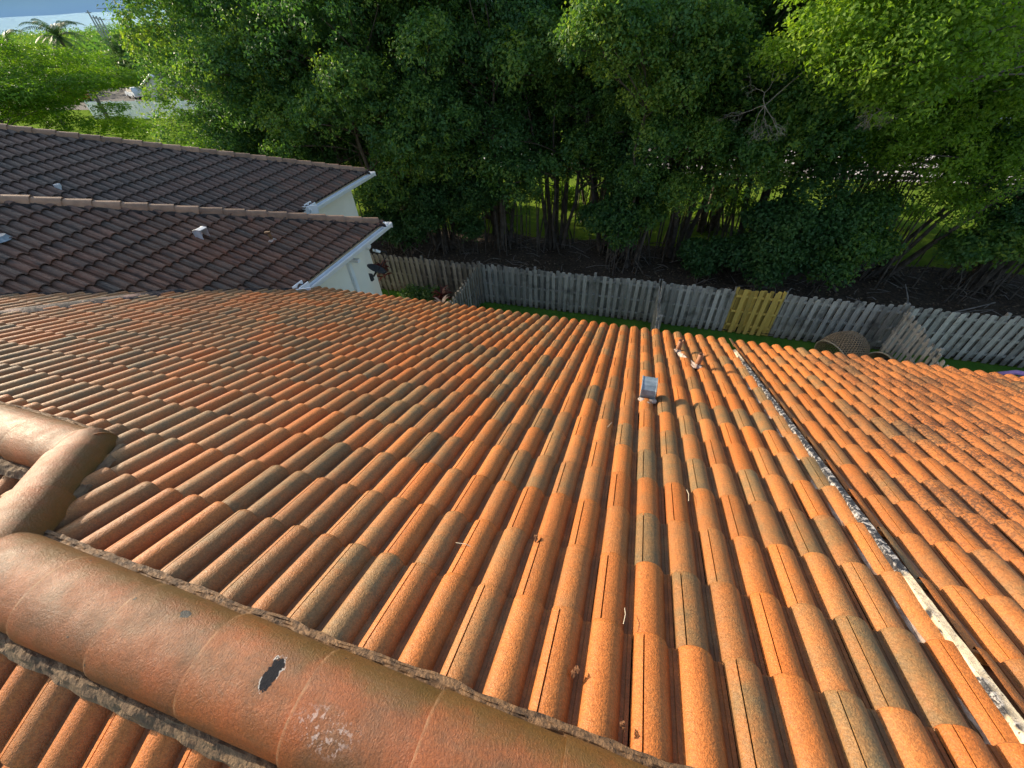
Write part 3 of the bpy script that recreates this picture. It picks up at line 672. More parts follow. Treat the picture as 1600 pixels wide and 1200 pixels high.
hood((0.28, 2.83, fA(0, 2.83) - 0.02), house1, w=0.112, h=0.165, dep=0.14, floor=fA)
def pipe(x, y, hgt, parent, r=0.03, mat=None):
    z = fA(x, y) - 0.06; mb = MB(); n = 14; vs = []; hh = hgt + 0.06
    lean = (0.012, 0.0)
    for (rr, z0) in ((r, -0.05), (r * 1.02, hh * 0.5), (r, hh), (r * 0.82, hh), (r * 0.8, hh * 0.3)):
        vs += [(x + lean[0] * z0 / hh + rr * math.cos(2 * math.pi * k / n), y + rr * math.sin(2 * math.pi * k / n), z + z0 + (0.006 * math.sin(k * 2.1) if z0 == hh else 0)) for k in range(n)]
    mb.add(vs, [(i * n + k, i * n + (k + 1) % n, (i + 1) * n + (k + 1) % n, (i + 1) * n + k) for i in range(4) for k in range(n)]); p = mb.build("vent_pipe", mat or M_PIPE, parent, True)
    mb = MB(); ring = []
    for i, (rr, h2) in enumerate(((0.07, 0.0), (0.058, 0.016), (0.036, 0.022), (0.03, 0.04))):
        ring += [(x + rr * 1.15 * math.cos(2 * math.pi * k / n) * (1 + 0.3 * noise.noise((k * 0.8, i, x * 9))) , y - 0.012 + rr * math.sin(2 * math.pi * k / n) * (1 + 0.3 * noise.noise((k * 0.8, i + 5, x * 9))), zA(y + rr * math.sin(2 * math.pi * k / n)) + CAMZ + 0.035 + h2 + 0.02 * abs(math.sin(k * 1.7))) for k in range(n)]
    mb.add(ring, [(i * n + k, i * n + (k + 1) % n, (i + 1) * n + (k + 1) % n, (i + 1) * n + k) for i in range(3) for k in range(n)]); mb.build("sealant", M_MORTAR_P, p)
    return p
pipe(0.672, 4.53, 0.17, house1); pipe(0.846, 4.02, 0.17, house1)
# pale mortar trail from one pipe to the other
mortar("sealant_trail", (0.69, 4.45, zA(4.45)), (0.83, 4.05, zA(4.05)), 0.0, house1, M_MORTAR_P, 0.06, 0.02, 0.04, 21, 0.01, 0.025)
def fB(x, y): return EYE[2] - TG * (x - EYE[0]) + CAMZ + 0.04
hood((-7.72, 5.3, fB(-7.8, 5.3)), house2, w=0.15, h=0.13, dep=0.15, ax=(0, 1, 0), dn=(1, 0, 0), blob=False, mat=M_VENTW)
mb = MB(); x, y = -6.93, 6.03; z = fB(x, y); mb.tube([(x, y, z - 0.08), (x, y, z + 0.16), ], [0.03, 0.03], 9, wob=0.1); mb.box((x, y - 0.02, z + 0.17), (0.1, 0.05, 0.03), 0.4); p = mb.build("vent_pipe", M_MORTAR_D, house2)
mb = MB(); mb.tube([(x, y, z - 0.0), (x, y, z + 0.03)], [0.085, 0.05], 12); mb.build("sealant", M_MORTAR_P, p)
mb = MB(); x, y = -9.25, 3.45; z = fB(x, y); mb.tube([(x, y, z - 0.02), (x, y, z + 0.05)], [0.14, 0.1], 14); mb.build("vent_collar", M_GALV, house2)
mb = MB(); x, y = -11.6, 5.75; z = EY3[2] - TG * (x - EY3[0]) + CAMZ + 0.02; mb.box((x, y, z + 0.03), (0.1, 0.1, 0.1), 0.2, bev=0.02); mb.build("roof_vent", M_VENTW, house3)

# ------------------------------------------------------------------ things on and under the eaves
dish = thing("satellite_dish", "dark satellite dish seen edge-on at the corner of the cream wall", "dish", (-6.42, 7.74, 5.0))
mb = MB(); N = 20; vs = []; ctr = Vector((-6.28, 8.05, 5.0)); ax = Vector((0.35, 0.35, 0.87)).normalized(); u = ax.cross(Vector((0, 0, 1))).normalized(); w = ax.cross(u)
for i in range(6):
    r = 0.27 * i / 5
    for k in range(N): vs.append(ctr + (u * math.cos(2 * math.pi * k / N) * 1.0 + w * math.sin(2 * math.pi * k / N) * 0.9) * r + ax * (0.4 * r * r))
for k in range(N): vs.append(Vector(vs[5 * N + k]) - ax * 0.012)
mb.add(vs, [(i * N + k, i * N + (k + 1) % N, (i + 1) * N + (k + 1) % N, (i + 1) * N + k) for i in range(6) for k in range(N)]); mb.build("reflector", M_DARK, dish, True)
mb = MB(); mb.tube([(-6.35, 7.74, 4.95), (-6.3, 7.9, 4.9), (-6.29, 8.04, 4.97)], [0.025] * 3, 8); mb.box((-6.32, 7.78, 4.92), (0.12, 0.1, 0.16), bev=0.01); mb.build("mount", M_DARK, dish)
mb = MB(); mb.tube([(-6.26, 8.1, 4.98), (-6.05, 8.25, 5.25), (-5.98, 8.22, 5.42), (-6.02, 8.05, 5.5)], [0.014] * 4, 7); mb.build("feed_arm", M_DARK, dish)
mb = MB(); mb.tube([(-6.03, 8.05, 5.49), (-6.1, 7.98, 5.55)], [0.03, 0.04], 10); mb.tube([(-6.1, 8.05, 5.5), (-6.17, 7.98, 5.56)], [0.025, 0.034], 10); mb.build("receiver", M_WHITE, dish)
lamp = thing("wall_light", "round white security light under the white gutter corner", "light", (-6.25, 7.74, 5.72))
mb = MB(); vs = []
for i in range(7):
    ph = math.pi * i / 6
    for k in range(12): vs.append((-6.18 + 0.085 * math.sin(ph) * math.cos(k * math.pi / 6), 7.84 + 0.085 * math.sin(ph) * math.sin(k * math.pi / 6), 5.72 - 0.085 * math.cos(ph)))
mb.add(vs, [(i * 12 + k, i * 12 + (k + 1) % 12, (i + 1) * 12 + (k + 1) % 12, (i + 1) * 12 + k) for i in range(6) for k in range(12)]); mb.build("dome", M_WHITE, lamp, True)
mb = MB(); mb.tube([(-6.3, 7.72, 5.72), (-6.2, 7.81, 5.72)], [0.05, 0.05], 10); mb.build("bracket", M_WHITE, lamp)

# ------------------------------------------------------------------ fences
def fence_run(P, Q, label, mat, name="wooden_fence", cat="fence", h=1.78, pitch=0.25, face=1, seed=0, group="weathered wooden yard fences", skip=None, gatepost=True):
    rd = random.Random(seed); P = Vector(P); Q = Vector(Q); L = (Q - P).length; d = (Q - P) / L; nrm = Vector((-d.y, d.x, 0)) * face; rot = math.atan2(d.y, d.x)
    t = thing(name, label, cat, (P.x, P.y, 0), group)
    mb = MB(); n = int(L / pitch)
    for i in range(n * 2 + 1):
        s = i * pitch / 2
        if s < 0.06 or s > L - 0.06: continue
        front = i % 2 == 0; w = rd.uniform(0.132, 0.146); hh = h + rd.uniform(-0.05, 0.03)
        c = P + d * (s + rd.uniform(-0.01, 0.01)) + nrm * (0.04 if front else -0.04)
        lean = Matrix.Rotation(rot, 3, 'Z') @ Matrix.Rotation(rd.gauss(0, 0.013), 3, 'Y') @ Matrix.Rotation(rd.gauss(0, 0.012), 3, 'X')
        tn = min(max(rd.gauss(0.5, 0.23), 0), 1)
        x, z = w / 2, hh / 2
        pts = [(-x, 0.009, -z), (x, 0.009, -z), (x, 0.009, z - 0.028), (x - 0.028, 0.009, z), (-x + 0.028, 0.009, z), (-x, 0.009, z - 0.028)]
        vs = [tuple((lean @ Vector(p)) + Vector((c.x, c.y, hh / 2 + 0.03))) for p in pts] + [tuple((lean @ Vector((p[0], -0.009, p[2]))) + Vector((c.x, c.y, hh / 2 + 0.03))) for p in pts]
        mb.add(vs, [(0, 1, 2, 3, 4, 5), (11, 10, 9, 8, 7, 6)] + [(k, k + 6, (k + 1) % 6 + 6, (k + 1) % 6) for k in range(6)], (tn, 0.5, 0.5))
    mb.build("boards", mat, t)
    for z in (0.35, 0.95, 1.58):
        mb = MB(); c = (P + Q) / 2; mb.box((c.x, c.y, z), (L - 0.02, 0.042, 0.085), rot, (0.55, 0.5, 0.5)); mb.build("rail", mat, t)
    if gatepost:
        k = max(1, round(L / 2.44))
        for i in range(k + 1):
            c = P + d * (L * i / k) - nrm * 0.09
            mb = MB(); mb.box((c.x, c.y, 0.94), (0.09, 0.09, 1.88), rot, (0.4, 0.5, 0.5)); mb.build("post", mat, t)
    return t
FY = 14.72
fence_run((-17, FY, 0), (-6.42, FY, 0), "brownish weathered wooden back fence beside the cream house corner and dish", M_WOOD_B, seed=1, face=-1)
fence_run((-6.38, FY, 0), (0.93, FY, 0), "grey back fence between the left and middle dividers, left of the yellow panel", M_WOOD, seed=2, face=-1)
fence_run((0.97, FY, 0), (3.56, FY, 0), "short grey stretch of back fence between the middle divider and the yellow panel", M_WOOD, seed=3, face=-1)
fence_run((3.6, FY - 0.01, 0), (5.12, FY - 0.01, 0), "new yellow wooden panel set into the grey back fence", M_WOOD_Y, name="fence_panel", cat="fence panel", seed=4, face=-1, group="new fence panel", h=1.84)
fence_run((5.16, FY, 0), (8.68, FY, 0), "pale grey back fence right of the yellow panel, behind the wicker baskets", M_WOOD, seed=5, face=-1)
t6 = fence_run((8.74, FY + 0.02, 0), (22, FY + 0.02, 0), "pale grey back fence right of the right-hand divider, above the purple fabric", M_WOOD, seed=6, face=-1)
fence_run((-6.4, 5.6, 0), (-6.4, FY - 0.08, 0), "dark weathered divider fence beside the red-leaved plants", M_WOOD_B, seed=7, face=1)
fence_run((0.95, 5.6, 0), (0.95, FY - 0.08, 0), "divider fence seen edge-on below the two roof pipes, left of the yellow panel", M_WOOD, seed=8, face=1)
fence_run((8.7, 5.6, 0), (8.7, FY - 0.08, 0), "grey divider fence running toward the eave right of the wicker baskets", M_WOOD, seed=9, face=1)
# ------------------------------------------------------------------ leaves, crowns, trunks
def leaf_mesh(name, P, Nrm, size, ratio, rg, tint, droop=0.25):
    n = len(P)
    Nrm = Nrm / np.linalg.norm(Nrm, axis=1, keepdims=True)
    a = rg.normal(size=(n, 3)); a[:, 2] -= droop; a -= Nrm * (a * Nrm).sum(1, keepdims=True); a /= np.linalg.norm(a, axis=1, keepdims=True) + 1e-9
    b = np.cross(Nrm, a); L = (size * rg.uniform(0.7, 1.25, n))[:, None]; w = L * ratio
    p0 = P - a * L * 0.5; p2 = P + a * L * 0.5 - Nrm * L * 0.12; p1 = P + b * w * 0.5 + a * L * -0.06 + Nrm * w * 0.22; p3 = P - b * w * 0.5 + a * L * -0.06 + Nrm * w * 0.22
    V = np.stack([p0, p1, p2, p3], 1).reshape(-1, 3); k = np.arange(n) * 4
    F = np.concatenate([np.stack([k, k + 1, k + 2], 1), np.stack([k, k + 2, k + 3], 1)])
    T = np.repeat(np.stack([tint, tint, tint], 1), 4, 0)
    return np_mesh(name, V, F, T)
def lobe_crown(name, C, R, n_spray, per, size, rg, ratio=0.58, spread=0.12, flat=0.0, bias=0.0, droop=0.25):
    """leaf sprays spread over the shells of ellipsoid lobes C (n,3), R (n,3)"""
    C = np.asarray(C, float); R = np.asarray(R, float)
    wgt = R[:, 0] * R[:, 1] + R[:, 0] * R[:, 2]; li = rg.choice(len(C), n_spray, p=wgt / wgt.sum())
    v = rg.normal(size=(n_spray, 3)); v /= np.linalg.norm(v, axis=1, keepdims=True); lo = v[:, 2] < -0.35; flip = lo & (rg.random(n_spray) < 0.6); v[flip, 2] *= -1
    S = C[li] + R[li] * v * (0.5 + 0.58 * rg.random((n_spray, 1)) ** 0.6)
    st = np.clip(0.42 + rg.normal(0, 0.2, n_spray) + bias + (rg.random(len(C)) * 0.5 - 0.25)[li], 0, 1)
    P = np.repeat(S, per, 0) + rg.normal(size=(n_spray * per, 3)) * np.array([spread, spread, spread * (0.8 - flat * 0.6)])
    N = np.repeat(v * 0.7, per, 0) + np.array([0, 0, 0.55 + flat]) + rg.normal(size=(n_spray * per, 3)) * 0.62
    T = np.clip(np.repeat(st, per) + rg.normal(0, 0.09, n_spray * per), 0, 1)
    return leaf_mesh(name, P, N, size, ratio, rg, T, droop)

def limb(mb, a, b, r0, r1, sag=0.0, n=6, k=6, rd=random):
    a, b = Vector(a), Vector(b); L = (b - a).length; pts = []
    j1 = Vector((rd.uniform(-1, 1), rd.uniform(-1, 1), rd.uniform(-0.5, 1))) * L * 0.08
    for i in range(n + 1):
        f = i / n; p = a.lerp(b, f) + j1 * math.sin(math.pi * f) + Vector((0, 0, sag * L * math.sin(math.pi * f)))
        pts.append(p)
    mb.tube(pts, [r0 + (r1 - r0) * i / n for i in range(n + 1)], k, cap=False, wob=0.06); return pts
def ficus_wood(lobes, rd, h=12.0, stems=6, base_r=0.5, roots=14, lean=(0, 0)):
    mb = MB(); tops = []
    for s in range(stems):
        a = 2 * math.pi * s / stems + rd.uniform(-0.4, 0.4); r = base_r * rd.uniform(0.3, 1.0)
        b = Vector((r * math.cos(a), r * math.sin(a), -0.1)); fk = Vector((r * 2.6 * math.cos(a) + lean[0] * 0.5, r * 2.6 * math.sin(a) + lean[1] * 0.5, h * rd.uniform(0.25, 0.42)))
        tp = Vector((fk.x * 1.7 + lean[0] * 0.5, fk.y * 1.7 + lean[1] * 0.5, h * rd.uniform(0.65, 0.85))); rr = rd.uniform(0.06, 0.125) * min(1.0, h / 8)
        mb.tube([b, b.lerp(fk, 0.12), b.lerp(fk, 0.5) + Vector((rd.uniform(-.1, .1), rd.uniform(-.1, .1), 0)), fk, fk.lerp(tp, 0.5) + Vector((rd.uniform(-.3, .3), rd.uniform(-.3, .3), 0)), tp], [rr * 1.7, rr * 1.15, rr, rr * 0.85, rr * 0.6, rr * 0.3], 8, cap=False, wob=0.1)
        tops.append((fk, tp, rr))
    for (c, R) in lobes:
        c = Vector(c); fk, tp, rr = min(tops, key=lambda q: (q[0].lerp(q[1], 0.5) - c).length)
        f = min(max((c.z - fk.z - 1.0) / max(tp.z - fk.z, 0.1), 0.0), 1.0); a = fk.lerp(tp, f)
        limb(mb, a, c + Vector((0, 0, -0.2 * R)), rr * (0.5 - 0.25 * f), 0.02, 0.06, 5, 5, rd)
    for k in range(roots):   # buttresses and hanging aerial roots
        a = rd.uniform(0, 2 * math.pi); r = rd.uniform(0.2, 0.9); x, y = r * math.cos(a), r * math.sin(a); z = rd.uniform(1.2, 4.2) * min(1.0, h / 9)
        mb.tube([(x * 0.6, y * 0.6, z), (x * 0.7 + rd.uniform(-.08, .08), y * 0.7, z * 0.5), (x * 1.25, y * 1.25, -0.05)], [0.015, rd.uniform(0.018, 0.035), rd.uniform(0.025, 0.06)], 5, cap=False)
    for k in range(11 if h > 5 else 0):      # thin upright suckers
        a = rd.uniform(0, 2 * math.pi); r = rd.uniform(0.5, 1.7); x, y = r * math.cos(a), r * math.sin(a); z = rd.uniform(3, 5.5); q = rd.uniform(0.016, 0.035)
        mb.tube([(x, y, -0.05), (x + rd.uniform(-.12, .12), y, z * 0.5), (x * 1.1 + rd.uniform(-.3, .3), y * 1.1, z)], [q * 1.3, q, q * 0.6], 5, cap=False)
    for k in range(5 if h > 5 else 0):       # surface roots
        a = rd.uniform(0, 2 * math.pi); L = rd.uniform(0.8, 2.2)
        mb.tube([(0.3 * math.cos(a), 0.3 * math.sin(a), 0.45), (0.7 * L * math.cos(a), 0.7 * L * math.sin(a), 0.1), (L * math.cos(a + .3), L * math.sin(a + .3), -0.03)], [0.05, 0.03, 0.015], 5, cap=False)
    return mb
def ficus_lobes(rd, h=12.5, n=52, rmax=3.3, low=2.9):
    out = []
    for i in range(n):
        f = rd.random() ** 0.8; z = low + (h - low) * f
        prof = (0.62 + 0.55 * f / 0.25) if f < 0.25 else (1.17 if f < 0.7 else 1.17 - 1.5 * (f - 0.7))
        r = rmax * min(prof, 1.1) * math.sqrt(rd.uniform(0.12, 1.0)) ; a = rd.uniform(0, 2 * math.pi); R = rd.uniform(0.65, 1.2)
        out.append(((r * math.cos(a), r * math.sin(a), z), R))
    return out
PROTO = []
for v in range(5):
    rd = random.Random(100 + v); rg = np.random.default_rng(100 + v)
    lb = ficus_lobes(rd, 11.0 + v * 0.25, 66, 3.5, [2.9, 3.5, 2.6, 3.7, 2.9][v])
    C = [c for c, R in lb]; R = [(r * 1.1, r * 1.1, r * 0.8) for c, r in lb]
    cm = lobe_crown("crown", C, R, 4700, 14, 0.138, rg); cm.materials.append(M_LEAF)
    tm = ficus_wood(lb, rd, 10.5).build("trunk", M_BARK, None, True); tmesh = tm.data; bpy.data.objects.remove(tm)
    PROTO.append((cm, tmesh))
def place_tree(v, x, y, rot, s, label, group="ficus trees behind the back fence", mat=None, name="ficus_tree", sz=None, z=0.05):
    t = thing(name, label, "tree", (x, y, z), group); t.rotation_euler = (0, 0, rot); t.scale = (s, s, sz or s)
    for nm, me in (("crown", PROTO[v][0]), ("trunk", PROTO[v][1])):
        o = bpy.data.objects.new(nm, me); COL.objects.link(o); o.parent = t
        if nm == "crown" and mat is not None:
            o.material_slots[0].link = 'OBJECT'; o.material_slots[0].material = mat
    return t
def custom_tree(name, x, y, lobes, label, mat, n_spray, per=13, size=0.15, seed=0, stems=3, lean=(0, 0), h=10, roots=10, group=None, bias=0.0, cat="tree", base_r=0.45, spread=0.12, flat=0.0, ratio=0.58, rscale=(1.1, 1.1, 0.8)):
    rd = random.Random(seed); rg = np.random.default_rng(seed); t = thing(name, label, cat, (x, y, 0.03), group)
    C = [(c[0] - x, c[1] - y, c[2]) for c, R in lobes]; R = [(r * rscale[0], r * rscale[1], r * rscale[2]) for c, r in lobes]
    cm = lobe_crown("crown", C, R, n_spray, per, size, rg, ratio, spread, flat, bias); link("crown", cm, mat, t)
    wb = ficus_wood([(c, r[0]) for c, r in zip(C, R)], rd, h, stems, base_r, roots, lean)
    wb.v = [(p[0] + x, p[1] + y, p[2] + 0.03) for p in wb.v]; wb.build("trunk", M_BARK, t, True)
    return t

# front row
front = [(-19.3, 19.6, 0, 1.0, "leftmost ficus of the row, its crown ending against the open sky and lawn"),
         (-16.2, 19.2, 1, 0.98, "dense ficus rising directly behind the far dark brown hip roof"),
         (-13.0, 19.3, 2, 1.0, "dark ficus rising behind the gutter of the farther brown roof"),
         (-10.2, 19.4, 3, 1.02, "ficus rising over the satellite dish and cream corner"),
         (-7.3, 20.2, 4, 1.0, "ficus with a thick cluster of stems left of the brightest lawn gap"),
         (-4.4, 20.7, 0, 1.0, "ficus with splayed roots standing in front of the brightest lawn gap"),
         (-1.6, 20.9, 1, 0.98, "ficus standing just right of the brightest lawn gap"),
         (1.6, 20.9, 2, 1.02, "ficus rising behind the fence directly above the middle divider"),
         (4.6, 20.4, 3, 1.0, "ficus rising behind the yellow fence panel"),
         (13.6, 20.4, 4, 1.02, "ficus rising behind the right-hand back fence, nearest the right edge of its row"),
         (17.0, 20.0, 1, 1.0, "ficus at the right edge of the photo, partly out of frame")]
for i, (x, y, v, s, lab) in enumerate(front):
    place_tree(v, x, y, i * 2.399, s, lab)
back = [(-21.5, 23.0, 2, "ficus of the second row seen between the leftmost trunks"), (-14.5, 23.6, 4, "ficus of the second row behind the far brown roof's tip"), (-9.0, 24.3, 1, "ficus of the second row filling the gap above the dish"),
        (-3.0, 25.0, 3, "ficus of the second row above the brightest lawn gap"), (3.2, 24.6, 0, "ficus of the second row behind the bare grey branches"), (9.5, 24.2, 2, "ficus of the second row behind the leaning trunk"), (16.0, 24.0, 3, "ficus of the second row near the right edge")]
for i, (x, y, v, lab) in enumerate(back):
    place_tree(v, x, y, 1.0 + i * 1.7, 1.08, lab, "ficus trees of the second row", sz=1.1)

def at(px, py, Y):
    """world point on the sight line through photo pixel at depth Y (used to lay out the overhanging boughs)"""
    c = (px - 800, py - 600, 640); r = [sum(R_CAM[i][k] * c[k] for k in range(3)) for i in range(3)]; k = Y / r[1]
    return (r[0] * k, Y, r[2] * k + CAMZ)
rd = random.Random(77)
lob = []
for (px, py, Y, R) in [(1280, 60, 14.4, 0.75), (1330, 100, 14.0, 0.8), (1350, 30, 14.2, 0.85), (1400, 90, 13.8, 0.85), (1420, 160, 13.9, 0.7), (1380, 150, 14.3, 0.6), (1450, 60, 14.0, 0.9), (1490, 110, 14.3, 0.8), (1440, 20, 14.4, 0.9), (1520, 40, 14.5, 0.9), (1540, 90, 14.8, 0.7), (1240, 90, 14.8, 0.6), (1300, -20, 14.6, 0.9), (1400, -40, 14.6, 1.0), (1500, -30, 14.8, 1.0), (1210, 95, 15.2, 0.5),
                       (1330, 60, 15.6, 1.0), (1440, 100, 15.6, 1.0), (1380, 10, 16, 1.2), (1500, 20, 16, 1.2), (1560, 130, 17, 1.0), (1460, 230, 17.5, 1.1), (1520, 280, 18, 1.1), (1400, 220, 17.6, 0.9), (1570, 250, 18, 1.0), (1480, 330, 18.2, 0.9)]:
    lob.append((at(px, py, Y), R))
for k in range(16): lob.append(((8.6 + rd.uniform(-2.6, 3.2), 19.5 + rd.uniform(-1.5, 2), rd.uniform(5, 10)), rd.uniform(0.9, 1.3)))
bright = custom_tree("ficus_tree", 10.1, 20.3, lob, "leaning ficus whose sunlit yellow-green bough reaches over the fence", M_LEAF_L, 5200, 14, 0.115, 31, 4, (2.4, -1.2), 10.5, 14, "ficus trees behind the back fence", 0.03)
lob = [(at(px, py, Y), R) for (px, py, Y, R) in [(930, 40, 14.9, 0.7), (960, 70, 15.0, 0.6), (900, 70, 15.2, 0.55), (985, 30, 15.2, 0.6), (1000, 80, 15.8, 0.7), (950, 110, 15.6, 0.5), (940, -10, 15.4, 0.8), (1010, 150, 16.6, 0.8), (1060, 130, 16.4, 0.9), (1030, 220, 16.8, 0.8), (1090, 220, 17, 0.8), (1000, 280, 17.2, 0.7), (1060, 300, 17.3, 0.7), (1110, 60, 16.8, 0.9), (1060, 30, 16.4, 0.9)]]
for k in range(8): lob.append(((-0.2 + rd.uniform(-2.2, 2.2), 19.3 + rd.uniform(-1.2, 1), rd.uniform(6, 10)), rd.uniform(0.9, 1.2)))
custom_tree("ficus_tree", -0.4, 19.4, lob, "ficus with a yellow-green bough, left of the middle divider", M_LEAF, 3600, 14, 0.12, 32, 3, (0.2, -0.8), 10, 12, "ficus trees behind the back fence", 0.12)
# low dark evergreen shrubs behind the fence
def shrub(x, y, spots, label, seed, n=900, mat=None, size=0.16):
    lobs = [((x + a, y + b, c), R) for a, b, c, R in spots]
    return custom_tree("shrub", x, y, lobs, label, mat or M_LEAF_D, n, 12, size, seed, 4, (0, 0), 2.4, 2, "dark shrubs behind the back fence", 0.0, "shrub", 0.25)
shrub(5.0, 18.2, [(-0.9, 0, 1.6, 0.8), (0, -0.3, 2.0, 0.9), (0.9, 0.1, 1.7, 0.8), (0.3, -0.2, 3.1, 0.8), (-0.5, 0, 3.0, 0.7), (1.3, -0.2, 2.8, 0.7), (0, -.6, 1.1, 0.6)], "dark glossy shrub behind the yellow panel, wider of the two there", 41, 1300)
shrub(7.5, 18.6, [(-0.8, 0, 1.8, 0.8), (0.1, -0.4, 2.3, 0.9), (1.0, 0, 2.1, 0.8), (0.4, 0, 3.4, 0.8), (-0.5, -0.2, 3.3, 0.7), (-.1, -.7, 1.3, .7)], "mid green shrub behind the pale fence right of the yellow panel", 42, 1000, M_LEAF)
shrub(2.7, 18.3, [(0, 0, 1.0, 0.6), (0.5, 0, 1.5, 0.5), (-0.4, 0.1, 1.4, 0.5)], "small blue-green shrub behind the fence left of the yellow panel", 43, 500)
shrub(-1.2, 18.6, [(0, 0, 2.7, 0.9), (1.1, 0.2, 2.9, 0.9), (-0.9, 0, 2.4, 0.7), (0.5, 0, 3.9, 0.9), (1.6, 0, 3.9, 0.8), (0.3, -.2, 1.9, .6)], "leafy shrub crowding the trunks left of the middle divider", 44, 1300, M_LEAF)
shrub(-11.6, 18.0, [(0, 0, 1.5, 0.9), (1.2, 0, 2.0, 0.9), (-1.2, 0, 1.8, 0.9), (0.5, 0, 3.2, 0.9), (-0.8, 0, 3.2, 0.9), (1.8, 0, 3.2, 0.8)], "dark shrub behind the brownish fence beside the cream corner", 45, 1300)
shrub(-8.6, 18.8, [(0, 0, 2.6, 0.9), (1.0, 0, 3.2, 0.8), (-1.0, 0, 2.9, 0.8), (0.2, 0, 1.5, 0.6)], "dark shrub below the ficus over the dish, right of the cream corner", 46, 900)
shrub(12.5, 18.8, [(0, 0, 2.6, 0.8), (1.2, 0.1, 2.9, 0.8), (-0.9, -.1, 2.2, 0.7), (2.3, 0, 2.4, 0.8)], "loose green shrub behind the fence right of the leaning trunk", 47, 900, M_LEAF)
shrub(16.4, 18.6, [(0, 0, 1.8, 0.8), (1.1, 0, 2.3, 0.9), (-1, 0, 2.2, 0.8)], "shrub behind the back fence at the right edge of the photo", 48, 900, M_LEAF)

for i, (x, y, h_, lab) in enumerate([(-9.5, 25.5, 1.3, "sunlit low bush beyond the ficus trunks, leftmost of its row"), (-5.6, 26.5, 1.1, "sunlit low bush in the brightest lawn gap"), (-2.2, 26.0, 1.3, "sunlit low bush just right of the brightest lawn gap"), (4.0, 26.5, 1.2, "sunlit low bush beyond the trunks behind the middle divider"), (12.2, 27.0, 1.3, "sunlit low bush beyond the leaning trunk"), (17.0, 26.5, 1.2, "sunlit low bush near the right edge of the photo")]):
    rd = random.Random(300 + i); lobs = [((x + rd.uniform(-1.4, 1.4), y + rd.uniform(-0.6, 0.6), rd.uniform(0.3, h_)), rd.uniform(0.35, 0.6)) for k in range(9)]
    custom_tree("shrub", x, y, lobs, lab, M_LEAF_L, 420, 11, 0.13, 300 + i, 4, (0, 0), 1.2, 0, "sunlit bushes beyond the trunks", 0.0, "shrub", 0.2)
# bare grey branches hanging in front of the crowns
def dead_branch(px, py, Y, spread, parent, seed, root):
    rd = random.Random(seed); mb = MB(); c = Vector(at(px, py, Y)); r0 = Vector(root)
    limb(mb, r0, c, 0.025, 0.012, 0.03, 7, 6, rd)
    def grow(p, d, L, r, lev):
        q = p + d * L; m = p.lerp(q, 0.5) + Vector((rd.uniform(-1, 1), rd.uniform(-1, 1), rd.uniform(-1, 1))) * L * 0.12
        mb.tube([p, m, q], [r, r * 0.85, r * 0.65], 4, cap=False)
        if lev > 0:
            for k in range(rd.choice((2, 3, 3))):
                nd = (d + Vector((rd.uniform(-1, 1), rd.uniform(-0.6, 0.6), rd.uniform(-1.0, 0.7))) * 0.95).normalized(); grow(q, nd, L * rd.uniform(0.6, 0.9), r * 0.66, lev - 1)
    for k in range(5):
        d = Vector((rd.uniform(-1, 1), rd.uniform(-0.5, 0.3), rd.uniform(-1, 0.4))).normalized(); grow(c, d, spread * rd.uniform(0.3, 0.45), 0.011, 4)
    return mb.build("bare_branch", M_TWIG, parent)
dead_branch(1195, 165, 15.0, 1.0, bright, 3, (6.6, 17.5, 9.6))
dead_branch(1375, 172, 14.0, 0.4, bright, 4, (6.6, 15.5, 8.6))

# fallen sticks on the leaf litter
for i, (px, py, Y, L, a, tl, lab) in enumerate([(1220, 440, 16.9, 1.0, 0.5, 0.9, "pale bare stick leaning behind the fence just right of the yellow panel"), (1450, 440, 17.6, 1.2, 2.4, 1.0, "thin bare stick standing in the leaf litter behind the right fence"), (1520, 445, 17.8, 1.4, 0.3, 0.35, "long stick lying aslant in the leaf litter at the right")]):
    p = at(px, py, Y); mb = MB(); d = Vector((math.cos(a) * math.cos(tl), 0.2, math.sin(tl))); q = Vector((p[0], p[1], 0.05))
    mb.tube([q, q + d * L * 0.5 + Vector((0.05, 0, 0.02)), q + d * L], [0.03, 0.024, 0.012], 6); tag(mb.build("stick", M_TWIG), lab, "stick", "fallen sticks")

rgl = np.random.default_rng(17); nl = 9000
Pl = np.stack([rgl.uniform(-18, 26, nl), rgl.uniform(14.9, 21.8, nl), rgl.uniform(0.1, 0.2, nl)], 1); Nl = rgl.normal(size=(nl, 3)) * 0.35 + np.array([0, 0, 1.0])
kind(link("fallen_leaves", leaf_mesh("fallen_leaves", Pl, Nl, 0.13, 0.55, rgl, rgl.random(nl), 0.0), mat_leaf("litter_leaves", [(0.0, (0.05, 0.033, 0.02)), (0.6, (0.12, 0.08, 0.05)), (1.0, (0.26, 0.2, 0.13))], 0.1, (1, 1, 1), 0.8), None), 'stuff')
rd = random.Random(23); mb = MB()
for k in range(330):
    x, y = rd.uniform(-16, 25), rd.uniform(15, 21.5); a = rd.uniform(0, 6.28); L = rd.uniform(0.3, 1.5); h = rd.uniform(0.0, 0.5) if rd.random() < 0.5 else 0.05; q = Vector((x, y, 0.12)); e = q + Vector((math.cos(a) * L, math.sin(a) * L * 0.6, h)); m_ = q.lerp(e, 0.5) + Vector((rd.uniform(-.1, .1), rd.uniform(-.1, .1), rd.uniform(0, 0.12)))
    mb.tube([q, m_, e], [0.014, 0.011, 0.006], 4, cap=False)
kind(mb.build("dead_vines", M_TWIG), 'stuff')

